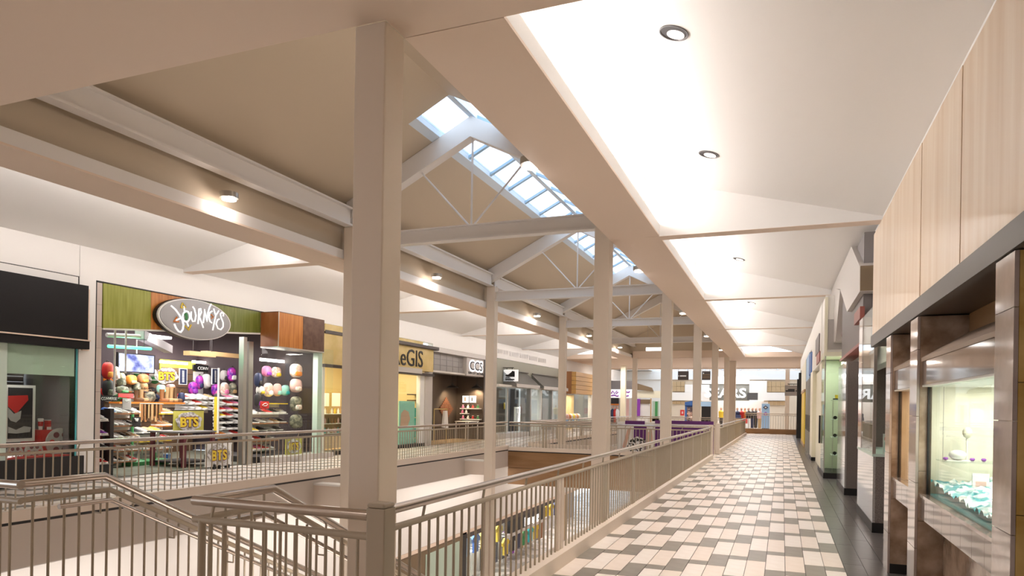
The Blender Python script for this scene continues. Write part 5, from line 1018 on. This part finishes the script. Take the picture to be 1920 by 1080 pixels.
bn = thing('waste_bin', 'dark bin at the lower right edge beside the warmly lit marble', 'bin', (1.35, 3.7, 0)); MB().prism([(1.16, 3.55, 0), (1.55, 3.55, 0), (1.55, 3.94, 0), (1.16, 3.94, 0)], (0, 0, 0.72)).build('body', 'dark_metal', bn, bevel=0.02); pbox('rim', 'black', bn, 1.15, 1.56, 3.54, 3.95, 0.72, 0.75)
# ------------------------------------------------ granite shop with folded grey sign
gp = thing('granite_window', 'granite base corner window reflecting the mall, beside the jewellery shop', 'display window', (1.4, 11.6, 0))
y0, y1, Xg, zs = 10.72, 12.80, 1.19, 1.06
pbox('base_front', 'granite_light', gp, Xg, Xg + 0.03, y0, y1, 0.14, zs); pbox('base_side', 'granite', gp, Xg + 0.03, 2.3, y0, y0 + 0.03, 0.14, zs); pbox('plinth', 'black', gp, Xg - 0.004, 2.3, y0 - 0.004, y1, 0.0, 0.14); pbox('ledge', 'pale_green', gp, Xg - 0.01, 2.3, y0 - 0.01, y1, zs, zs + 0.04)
pbox('pane', 'glass', gp, Xg, Xg + 0.01, y0, y1, zs + 0.04, 3.2); pbox('pane', 'glass_green', gp, Xg + 0.011, 2.3, y0, y0 + 0.01, zs + 0.04, 3.2); pbox('corner_bar', 'alu', gp, Xg - 0.01, Xg + 0.03, y0 - 0.01, y0 + 0.04, zs + 0.04, 3.2); pbox('far_post', 'mirror_stone', gp, Xg - 0.005, Xg + 0.12, y1 - 0.5, y1, zs + 0.04, 3.2); mat('deep_green', (0.03, 0.09, 0.06), 0.5); pbox('back_panel', 'deep_green', gp, 1.9, 1.95, y0, y1, zs, 3.2); pbox('core', 'granite', gp, Xg + 0.031, 2.3, y0 + 0.031, y1, 0.14, zs)
t = thing('window_card', 'small colourful card standing in the granite corner window', 'card', (1.4, 10.85, zs + 0.04)); pbox('card', 'paper', t, 1.32, 1.50, 10.83, 10.84, zs + 0.041, zs + 0.32); pbox('picture', 'turquoise', t, 1.34, 1.48, 10.825, 10.83, zs + 0.07, zs + 0.2); pbox('title', 'red', t, 1.34, 1.46, 10.825, 10.83, zs + 0.23, zs + 0.27)
g1 = thing('granite_pier', 'dark granite pier beyond the recessed shop entrance', 'pier', (1.4, 16, 0)); 
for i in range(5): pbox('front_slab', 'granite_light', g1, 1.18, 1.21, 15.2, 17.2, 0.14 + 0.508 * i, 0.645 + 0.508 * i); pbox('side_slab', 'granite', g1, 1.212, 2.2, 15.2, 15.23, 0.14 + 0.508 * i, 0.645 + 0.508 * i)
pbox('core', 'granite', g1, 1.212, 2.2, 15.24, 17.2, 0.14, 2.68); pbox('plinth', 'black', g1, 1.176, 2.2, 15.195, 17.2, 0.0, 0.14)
hd = thing('grey_header', 'dark grey header with red underside over the recessed entrance', 'fascia', (1.3, 15, 2.7)); pbox('face', 'grey_dark', hd, 1.24, 1.45, 12.85, 17.2, 2.86, 4.7); pbox('red_underside', 'red_trim', hd, 1.20, 2.2, 12.85, 17.2, 2.80, 2.858); pbox('trim', 'red_trim', hd, 1.17, 1.24, 12.6, 13.6, 3.22, 3.42)
er = thing('entrance_recess', 'dark recessed entrance between granite window and granite pier', 'entrance', (2.2, 14, 0)); pbox('door_leaf', 'bronze_glass', er, 2.25, 2.30, 12.82, 15.19, 0, 2.8); pbox('pull_bar', 'chrome', er, 2.20, 2.22, 13.9, 13.95, 0.9, 1.3)
XSg = 1.16
fs_ = thing('folded_sign', 'grey folded zigzag sign hanging from the ceiling above the granite shop', 'sign', (XSg, 16, 3.6))
def fin(pts, nm):
    MB().prism([(XSg, y, z) for y, z in pts], (0.29, 0, 0)).build(nm, 'sign_grey', fs_)
fin([(12.62, 4.08), (12.57, 3.66), (14.95, 3.64), (16.85, 4.40), (19.5, 4.85), (14.25, 4.78)], 'near_fin'); fin([(16.85, 4.38), (18.05, 3.36), (20.7, 3.36), (22.0, 4.8), (19.4, 4.85)], 'far_fin')
pbox('near_edge', 'brown_dark', fs_, XSg + 0.004, XSg + 0.29, 12.555, 12.585, 3.67, 4.08); pbox('red_rail', 'maroon', fs_, XSg + 0.12, XSg + 0.26, 13.3, 18.0, 3.45, 3.64)
# ------------------------------------------------ green glass case and cream front
gc = thing('glass_case', 'tall green lit glass case of the optician at the corner', 'display case', (1.2, 19.5, 0)); y0, y1 = 18.65, 20.2
pbox('plinth', 'black', gc, 0.97, 1.44, y0, y1, 0.0, 0.14); pbox('front_pane', 'glass_green', gc, 0.975, 0.985, y0, y1, 0.14, 3.02); pbox('near_pane', 'glass_green', gc, 0.99, 1.44, y0 + 0.01, y0 + 0.02, 0.14, 3.02); pbox('back_board', 'green_back', gc, 0.99, 1.44, y1 - 0.05, y1, 0.14, 3.02); pbox('side_board', 'green_back', gc, 1.42, 1.44, y0, y1, 0.14, 3.02); pbox('corner_bar', 'alu', gc, 0.97, 0.995, y0, y0 + 0.03, 0.14, 3.04)
pbox('top_frame', 'cream', gc, 0.95, 1.45, y0 - 0.02, y1, 3.04, 3.14); pbox('head_box', 'cream_white', gc, 0.97, 1.44, y0 + 0.02, y1, 3.14, 4.55); pbox('head_panel', 'grey', gc, 1.03, 1.43, y0 + 0.005, y0 + 0.02, 3.2, 3.95); pbox('frame_side', 'cream', gc, 0.95, 1.02, y0 - 0.015, y0 + 0.03, 3.14, 4.5)
lamp('case_light', 'AREA', (1.2, 19.3, 3.0), 6, (1.0, 1.0, 0.92), (1.2, 19.3, 0), 0.3, 1.0)
st_ = thing('eyewear_shelf_stand', 'small glass shelf stand with eyewear inside the green case', 'stand', (1.30, 19.3, 0.145))
for i, z in enumerate((0.55, 1.0, 1.45, 1.95)): pbox('shelf_board', 'pale_green', st_, 1.18, 1.41, 19.0, 19.7, z, z + 0.015)
for x in (1.185, 1.40): pbox('upright', 'alu', st_, x, x + 0.012, 19.0, 19.012, 0.145, 1.95)
for i, z in enumerate((0.565, 1.015, 1.465)): t = thing('eyeglasses', f'dark eyeglasses on the {("lowest", "middle", "upper")[i]} shelf of the green case', 'eyeglasses', (1.3, 19.1, z), 'eyeglasses on shelves'); [MB().lathe([(0.045, 0), (0.045, 0.006)], 12, c=(dx, 0, 0.045), axis='y').build('lens', 'black', t, local=True) for dx in (-0.05, 0.05)]; MB().tube([(-0.02, 0, 0.06), (0.02, 0, 0.06)], 0.004, 5).build('bridge', 'black', t, local=True)
t = thing('yellow_ornament', 'yellow cup ornament on top of the green case shelves', 'ornament', (1.3, 19.2, 1.966)); MB().lathe([(0.05, 0.0), (0.06, 0.12)], 12).build('cup', 'yellow', t, local=True); MB().box(-0.1, 0.1, -0.06, 0.06, -0.0, 0.03).build('base', 'blackish', t, local=True)
cfw = thing('cream_shopfront', 'cream shop front with hanging notice and black door handle', 'shop front', (1.0, 22.5, 0))
pbox('wall', 'cream', cfw, 0.98, 1.44, 20.25, 21.5, 0.12, 3.0); pbox('wall', 'cream', cfw, 0.93, 1.44, 24.9, 26.6, 0.12, 3.0); pbox('plinth', 'black', cfw, 0.92, 1.44, 24.88, 26.6, 0.0, 0.12); pbox('door', 'cream', cfw, 1.05, 1.1, 21.5, 24.9, 0.0, 2.9); pbox('door_handle', 'black', cfw, 0.93, 0.97, 20.25, 20.40, 0.80, 1.55); pbox('header', 'cream_white', cfw, 0.96, 1.44, 20.22, 27.0, 3.0, 4.6); pbox('notice', 'grey_dark', cfw, 0.93, 0.955, 21.0, 23.2, 3.35, 3.85); pbox('notice_lower', 'red_trim', cfw, 0.93, 0.955, 20.6, 22.4, 3.04, 3.32); pbox('plinth', 'black', cfw, 0.97, 1.44, 20.24, 21.5, 0, 0.12)
gd = thing('glazed_shopfront', 'aluminium framed glass doors farther along the walkway', 'shop front', (1.0, 29.5, 0))
for i, y in enumerate((26.7, 28.0, 29.3, 30.6, 31.9)):
    pbox('frame_post', 'alu', gd, 0.93, 1.0, y, y + 0.12, 0, 2.9)
    if i < 4: pbox('pane', 'glass', gd, 0.96, 0.97, y + 0.12, y + 1.3, 0.08, 2.85); pbox('pull', 'dark_metal', gd, 0.90, 0.93, y + 0.2, y + 0.24, 0.9, 1.5)
pbox('back_panel', 'offwhite', gd, 1.3, 1.35, 26.7, 32, 0, 2.9); pbox('blue_sign', 'blue', gd, 0.93, 0.97, 26.3, 28.5, 3.0, 3.75); pbox('header', 'skyblue', gd, 0.95, 1.44, 28.5, 32.5, 2.9, 3.9); pbox('header_top', 'cream_white', gd, 0.97, 1.44, 27.0, 44, 3.9, 4.6)
yf = thing('yellow_shopfront', 'golden yellow shop front near the far end of the walkway', 'shop front', (1.0, 36, 0)); pbox('panel', 'yellow', yf, 0.93, 1.4, 33.5, 38.5, 0.15, 2.5); pbox('orange_cap', 'tan', yf, 0.90, 1.4, 33.4, 38.6, 2.5, 2.62); pbox('header', 'cream', yf, 0.94, 1.4, 32.6, 40, 2.62, 3.9); pbox('plinth', 'tan', yf, 0.92, 1.4, 33.4, 38.6, 0, 0.15)
bp = thing('black_pier', 'narrow black pier at the far end of the shop row', 'pier', (1.0, 44, 0)); pbox('shaft', 'black', bp, 0.80, 1.2, 43.9, 44.2, 0, 3.5); pbox('rear_shaft', 'black', bp, 0.9, 1.2, 44.3, 45, 0, 3.9)
# ================================================================== FAR HALL
wf = struct('wall_far', (-4, 62.5, 0))
mat('far_tile', (0.72, 0.60, 0.46), 0.5); mat('far_tile_dark', (0.50, 0.34, 0.18), 0.5)
YS_ = 62.0
for (x0, x1, y0, y1) in ((1240, 1316, 706, 815), (1432, 1500, 706, 815), (1316, 1432, 706, 722)): by('wall_face', 'far_tile', wf, x0, y0, x1, y1, YS_ + 0.3, 0.2)
pbox('right_return', 'far_tile', wf, 1.3, 6, YS_ + 0.3, YS_ + 0.5, 0, 5.4); pbox('left_return', 'cream_white', wf, -24, -9.9, YS_ + 0.3, YS_ + 0.5, 0, 5.4); pbox('upper_band', 'cream_white', wf, -24, 6, YS_ + 0.1, YS_ + 0.6, 4.2, 4.95)
dp = thing('department_store_front', 'far department store front with stepped white panels and large white letters', 'shop front', tuple(at_y(1365, 812, YS_)))
for (x0, y0, x1, y1, mt, dy) in ((1258, 736, 1330, 751, 'stepped_white', 0), (1284, 721, 1330, 736, 'stepped_white', 0.02), (1316, 712, 1405, 720, 'stepped_white', 0.02), (1421, 736, 1472, 751, 'stepped_white', 0), (1405, 714, 1438, 736, 'stepped_white', 0.02), (1315, 720, 1405, 751, 'sign_back', 0.10), (1401, 736.5, 1421, 750, 'dark_fascia', 0.05)):
    mat('stepped_white', (0.88, 0.82, 0.75), 0.5); mat('sign_back', (0.22, 0.21, 0.18), 0.3); by('panel', mt, dp, x0, y0, x1, y1, YS_ + dy, 0.12)  # one even cream white for the stepped panels
for (x0, y0, x1, y1, nx, nz) in ((1261, 715, 1284, 734, 3, 2), (1438, 715, 1472, 735, 4, 2), (1440, 752, 1472, 760, 4, 1), (1261, 752, 1284, 758, 3, 1)):
    for i in range(nx):
        for j in range(nz): w, h = (x1 - x0) / nx, (y1 - y0) / nz; by('tile', 'far_tile_dark', dp, x0 + w * i + 0.2, y0 + h * j + 0.2, x0 + w * (i + 1) - 0.2, y0 + h * (j + 1) - 0.2, YS_ + 0.15, 0.1)
def ytext(t, body, mt, x0, y0, x1, y1, Y, **k):
    a, b = at_y(x0, y1, Y), at_y(x1, y1, Y); h = at_y((x0 + x1) / 2, y0, Y).z - at_y((x0 + x1) / 2, y1, Y).z
    return text('lettering', body, mt, t, (a.x, Y, at_y((x0 + x1) / 2, y1, Y).z), h, '-y', 0.05, b.x - a.x, **k)
ytext(dp, 'SEARS', 'lit_letter', 1321, 727.5, 1399, 745, YS_ - 0.02, bold=0.03)
by('entrance_back', 'paper', dp, 1316, 751, 1432, 813, YS_ + 4, 0.1)
lamp('store_light', 'AREA', (-4, 65, 4.1), 330, NEUT, (-4, 64.5, 0), 3, 8)
for i, (x, c, c2) in enumerate(((1322, 'orange', 'tan'), (1333, 'orange', 'blackish'), (1350, 'yellow', 'blackish'), (1382, 'navy', 'tan'), (1389, 'red', 'orange'), (1395, 'orange', 'red'), (1403, 'blackish', 'paper'), (1410, 'blackish', 'navy'), (1416, 'blackish', 'blackish'), (1424, 'rose', 'tan'))):
    p = at_y(x, 800, YS_ + 1.6); t = thing('mannequin', f'{CN.get(c, c)} dressed mannequin, {ORD[i]} from left in the department store entrance', 'mannequin', (p.x, YS_ + 1.6 + 0.55 * (i % 3), 0), 'entrance mannequins')
    MB().lathe([(0.13, 0.0), (0.16, 0.85)], 10).build('legs', c2, t, local=True); MB().lathe([(0.2, 0.85), (0.22, 1.1), (0.24, 1.4), (0.07, 1.52)], 10).build('torso', c, t, local=True); MB().blob((0, 0, 1.66), 0.10, 0.11, 0.14, 1.0, 10, 6).build('head', 'skin', t, local=True)
for i, (x0, x1, y0) in enumerate(((1376, 1390, 778), (1392, 1402, 786))): t = thing('display_plinth', f'{("left", "right")[i]} goods table in the department store entrance', 'table', tuple(at_y((x0 + x1) / 2, 812, YS_ + 0.8)), 'entrance tables'); by('block', ('tan', 'offwhite')[i], t, x0, y0 + 8, x1, 812, YS_ + 0.8, 0.5); by('goods', ('navy', 'red')[i], t, x0 + 1, y0, x1 - 1, y0 + 8, YS_ + 0.85, 0.4)
bl_ = thing('ad_pillar', 'pale blue advertising pillar with diamond emblems', 'sign', tuple(at_y(1435, 812, 57.0))); by('board', 'skyblue', bl_, 1428, 757, 1443, 803, 57.0, 0.25); by('top_card', 'paper', bl_, 1429, 754, 1440, 757, 57.02, 0.2)
for (cx, cy, r, c) in ((1435.5, 764, 5, 'navy'), (1435.5, 776, 5, 'violet')): MB().prism([at_y(cx + dx * r, cy + dy * r * 0.75, 56.98) for dx, dy in ((0, -1), (1, 0), (0, 1), (-1, 0))][::-1], (0, 0.015, 0)).build('emblem', c, bl_); MB().prism([at_y(cx + dx * r * 0.5, cy + dy * r * 0.35, 56.96) for dx, dy in ((0, -1), (1, 0), (0, 1), (-1, 0))][::-1], (0, 0.015, 0)).build('emblem_core', 'offwhite', bl_)
pb = thing('photo_booth', 'blue photo booth with a picture of people on its side', 'kiosk', tuple(at_y(1291, 800, 53.0))); by('body', 'blue', pb, 1284, 757, 1300, 803, 53.2, 1.2); MB().prism([at_y(x, y, 53.0) for x, y in ((1284, 754), (1300, 751), (1300, 760), (1284, 760))][::-1], (0, 1.2, 0)).build('canopy', 'blue', pb); mat('photo_people', (0.10, 0.08, 0.10), 0.4, color2=(0.78, 0.52, 0.42), scale=3.5, ramp=(0.42, 0.56)); by('picture', 'photo_people', pb, 1288, 763, 1299, 792, 53.1, 0.05)
bk = thing('vending_kiosk', 'black vending kiosk with a blue top near the department store', 'kiosk', tuple(at_y(1323, 803, 52.0))); by('body', 'black', bk, 1315, 762, 1332, 803, 52.0, 1.0); by('top', 'skyblue', bk, 1314, 753, 1333, 762, 51.95, 1.1)
t = thing('red_poster', 'small red square poster left of the blue photo booth', 'poster', tuple(at_y(1279, 779, 62.25))); by('sheet', 'red', t, 1275.5, 768.5, 1283, 779, 62.25, 0.05); by('motif', 'rose', t, 1278, 771.5, 1281, 776, 62.24, 0.02)
for i, (x0, x1) in enumerate(((1271, 1291), (1316, 1332))):
    t = thing('hanging_board', f'{("left", "right")[i]} black menu board hanging in front of the department store', 'sign', tuple(at_y((x0 + x1) / 2, 712, 55.5)), 'hanging black boards'); by('board', 'bronze', t, x0, 696, x1, 712.5, 55.5, 0.08)
    if i == 0: by('text_line', 'paper', t, 1275, 703.8, 1286.5, 706, 55.48, 0.02); by('arrow', 'paper', t, 1272, 703.8, 1273.2, 706, 55.48, 0.02)
    else:
        by('mark', 'paper', t, 1318, 699, 1320, 701, 55.48, 0.02)
        for q in range(3): by('text_line', 'tan', t, 1317, 702.3 + q * 3, 1331, 702.8 + q * 3, 55.48, 0.02)
    for x in (x0 + 1, x1 - 1): p = at_y(x, 696, 55.54); MB().tube([p, (p.x, p.y, 5.62)], 0.012, 5).build('wire', 'black', t)
hs = thing('bracket_sign', 'pale hanging bracket sign with dark lettering at the end of the walkway', 'sign', tuple(at_y(1484, 742, 46.0))); by('board', 'sign_board_pale' if False else 'sign_grey', hs, 1471.5, 722.5, 1496, 742, 46.0, 0.08); by('bracket', 'brown_dark', hs, 1478, 719.5, 1497, 720.8, 46.0, 0.06)
for (x0, y0, x1, y1) in ((1477.5, 729.5, 1490, 731.5), (1473, 732, 1490, 734.3), (1491.8, 732, 1494, 734)): by('wordmark', 'black', hs, x0, y0, x1, y1, 45.98, 0.02)
for x in (1480, 1488): by('hanger', 'brown_dark', hs, x, 720.8, x + 0.8, 722.6, 46.02, 0.03)
pbox('wall_arm', 'brown_dark', hs, 0.3, 1.46, 46.0, 46.06, at_y(1484, 720, 46).z - 0.03, at_y(1484, 720, 46).z + 0.02)
for t_, Y_ in ((pb, 53.2), (bk, 52.0), (bl_, 57.0)):
    xs = sorted((c.matrix_basis @ Vector(v)).x for c in t_.children[:1] for v in c.bound_box); w0 = wloc(t_)
    pbox('plinth', 'dark_metal', t_, w0.x + xs[0] + 0.02, w0.x + xs[-1] - 0.02, Y_ + 0.02, Y_ + 0.22, 0.0, 0.45)
# far columns
for i, (x0, x1, Y) in enumerate(((1364, 1378.5, 46.2), (1472, 1480, 55.0))):
    a, b = at_y(x0, 750, Y), at_y(x1, 750, Y); t = thing('column', ('broad shaded column behind the last atrium columns', 'grey column under the far bracket sign')[i], 'column', ((a.x + b.x) / 2, Y, -0.002), 'far columns'); pbox('shaft', 'column_paint', t, a.x, b.x, Y, Y + 0.5, -0.001, 4.75 if i == 0 else 4.72); pbox('base_trim', 'slab', t, a.x - 0.02, b.x + 0.02, Y - 0.02, Y + 0.52, -0.001, 0.12)
for i, (x0, x1, Y) in enumerate(((1163, 1172, 50.5),)): a, b = at_y(x0, 750, Y), at_y(x1, 750, Y); t = thing('column', 'tan column in front of the script sign shop', 'column', ((a.x + b.x) / 2, Y, -0.002), 'far columns'); pbox('shaft', 'cream', t, a.x, b.x, Y, Y + 0.4, -0.001, SOF - 0.01); pbox('base_trim', 'slab', t, a.x - 0.02, b.x + 0.02, Y - 0.02, Y + 0.42, -0.001, 0.12)
# kiosk with purple advertising on the bridge
kk = thing('purple_kiosk', 'purple and white advertising counter standing on the bridge', 'kiosk', (-4.2, 25.2, 0.0)); Yk = 25.0
xa, xb = at_y(1157, 820, Yk).x, at_y(1338, 820, Yk).x
pbox('counter', 'cream_white', kk, xa, xb - 0.1, Yk, Yk + 0.5, 0.0, 1.14)
for (x0, x1, mt) in ((1172, 1209, 'purple'), (1228, 1338, 'purple')): by('band', mt, kk, x0, 789, x1, 795.5, Yk - 0.01, 0.01)
mat('ad_purple', (0.11, 0.015, 0.15), 0.35); mat('ad_shoe', (0.02, 0.02, 0.02), 0.4, color2=(0.85, 0.83, 0.82), scale=14, ramp=(0.47, 0.52))
by('front_panel', 'ad_purple', kk, 1228, 799, 1338, 853, Yk - 0.012, 0.012); by('ad_back', 'ad_purple', kk, 1188, 799, 1212, 853, Yk - 0.012, 0.01)
MB().prism([at_y(x, y, Yk - 0.03) for x, y in ((1168, 850), (1182, 825), (1195, 818), (1210, 824), (1206, 848))][::-1], (0, 0.015, 0)).build('printed_shoe', 'ad_shoe', kk)
for pts in (((1167, 838), (1176, 806), (1183, 800), (1181, 812), (1172, 842)), ((1213, 812), (1222, 806), (1224, 826), (1215, 836))): MB().prism([at_y(x, y, Yk - 0.025) for x, y in pts][::-1], (0, 0.012, 0)).build('printed_hand', 'skin', kk)
# ================================================================== LOWER LEVEL SHOPS
XLW = -11.2
ls = thing('lower_shop_front', 'lower level shop front with dark sign band and white letters', 'shop front', (XLW, 27, LOW))
bz = lambda px, py: at_x(px, py, XLW)
pbox('dark_bulkhead', 'brown_dark', ls, XLW - 0.3, XLW - 0.02, 17.5, 23.4, LOW, -3.27); pbox('pale_door', 'frost', ls, XLW - 0.25, XLW + 0.0, 20.6, 23.2, LOW, -3.45); pbox('end_post', 'black', ls, XLW - 0.3, XLW + 0.01, 23.3, 23.8, LOW, -3.2)
pbox('header_line', 'bronze', ls, XLW - 0.3, XLW + 0.012, 23.8, 36.5, -3.45, -3.27); pbox('sign_band', 'black', ls, XLW - 0.3, XLW + 0.0, 28.4, 33.2, -4.05, -3.45); pbox('sign_shelf', 'sign_grey', ls, XLW - 0.1, XLW + 0.03, 28.0, 34.0, -4.2, -4.06); pbox('window_back', 'grey', ls, -13.2, -13.1, 23.4, 45, LOW, -3.3); pbox('pane', 'glass', ls, XLW - 0.05, XLW - 0.04, 23.8, 28.0, LOW, -3.45)
pbox('wall_stone', 'tan', ls, XLW - 0.3, XLW, 36.5, 37.1, LOW, -3.27)
text('lettering', 'ing', 'lit_letter', ls, (XLW + 0.005, 30.15, -3.98), 0.42, '+x', 0.02, 2.1, bold=0.03)
lamp('lower_shop_light', 'AREA', (-12.2, 27, -3.4), 130, NEUT, (-12.2, 27, LOW), 1.4, 8); lamp('lower_shop_light', 'AREA', (-12.2, 38, -3.4), 90, NEUT, (-12.2, 38, LOW), 1.4, 8)
rnd = random.Random(11)
cl_ = ['orange', 'skyblue', 'blue', 'yellow', 'blue', 'yellow', 'yellow', 'blackish', 'navy', 'green', 'teal', 'yellow', 'sienna', 'yellow', 'yellow', 'navy']
for i, c in enumerate(cl_):
    y = 23.9 + i * 0.82; z = -3.55 if i < 6 or i > 11 else -4.3
    t = thing('hanging_shirt', f'{CN.get(c, c)} shirt, {ORD[i] if i < 12 else ("thirteenth", "fourteenth", "fifteenth", "sixteenth")[i - 12]} from left in the lower shop window', 'shirt', (XLW - 0.45, y, z - 0.8), 'hanging shirts')
    MB().prism([(0, -0.22, 0), (0, 0.22, 0), (0, 0.22, 0.5), (0, 0.36, 0.42), (0, 0.38, 0.58), (0, 0.14, 0.75), (0, -0.14, 0.75), (0, -0.38, 0.58), (0, -0.36, 0.42), (0, -0.22, 0.5)], (0.09, 0, 0)).build('cloth', c, t, local=True); MB().tube([(0.045, -0.1, 0.74), (0.045, 0, 0.82), (0.045, 0.1, 0.74)], 0.01, 5).build('hanger', 'steel', t, local=True)
for i in range(9):
    y = 24.6 + i * 1.25; c = ('steel', 'offwhite', 'blackish', 'navy', 'blackish', 'violet', 'tan', 'offwhite', 'sienna')[i]
    t = thing('clothes_rack', f'rack of {CN[c]} garments, {ORD[i]} from left in the lower shop', 'clothes rack', (-12.2, y, LOW), 'clothes racks')
    for q in range(6): MB().box(-0.25, 0.25, -0.42 + q * 0.15, -0.32 + q * 0.15, 0.35, 1.35).build('garment', c if q % 3 else ('steel', 'paper', 'navy')[q % 2], t, local=True)
    MB().tube([(0, -0.5, 0), (0, -0.5, 1.42), (0, 0.5, 1.42), (0, 0.5, 0)], 0.02, 6).build('frame', 'steel', t, local=True)
# ================================================================== LAMPS OF THE REST OF THE HOUSE, ADDED FRONT FILL
for x in (-12.5, -6.0, 0.3):
    for y in (-6.0, -1.5): lamp('front_fill_lamp', 'AREA', (x, y, SOF - 0.01), 15, WARM, (x, y, 0), 0.5, 0.5)  # unseen lamps added to brighten the front floor and soffit
for y in (6, 14, 22, 32, 42): lamp('lower_ceiling_lamp', 'AREA', (-10.0, y, -0.64), 55, WARM, (-10.0, y, LOW), 0.5, 7.0); lamp('lower_ceiling_lamp', 'AREA', (-1.7, y, -0.64), 120, NEUT, (-2.6, y, LOW), 0.8, 6.0)
for x in (-11, -6, -1): lamp('far_ceiling_lamp', 'AREA', (x, 49, SOF - 0.01), 70, WARM, (x, 49, 0), 0.6, 0.6); lamp('hall_ceiling_lamp', 'AREA', (x, 56.5, 5.6), 60, WARM, (x, 57, 0), 1.0, 1.0)

t = thing('linear_light', 'white linear light hanging before the far gable wall', 'ceiling light', tuple(at_y(1226, 659, 41.0))); by('housing', 'lit_white', t, 1211, 651.5, 1245, 657.5, 41.0, 0.15)
for x in (1214, 1242): p = at_y(x, 651.5, 41.07); MB().tube([p, (p.x, p.y, rz(p.x))], 0.008, 5).build('wire', 'steel', t)
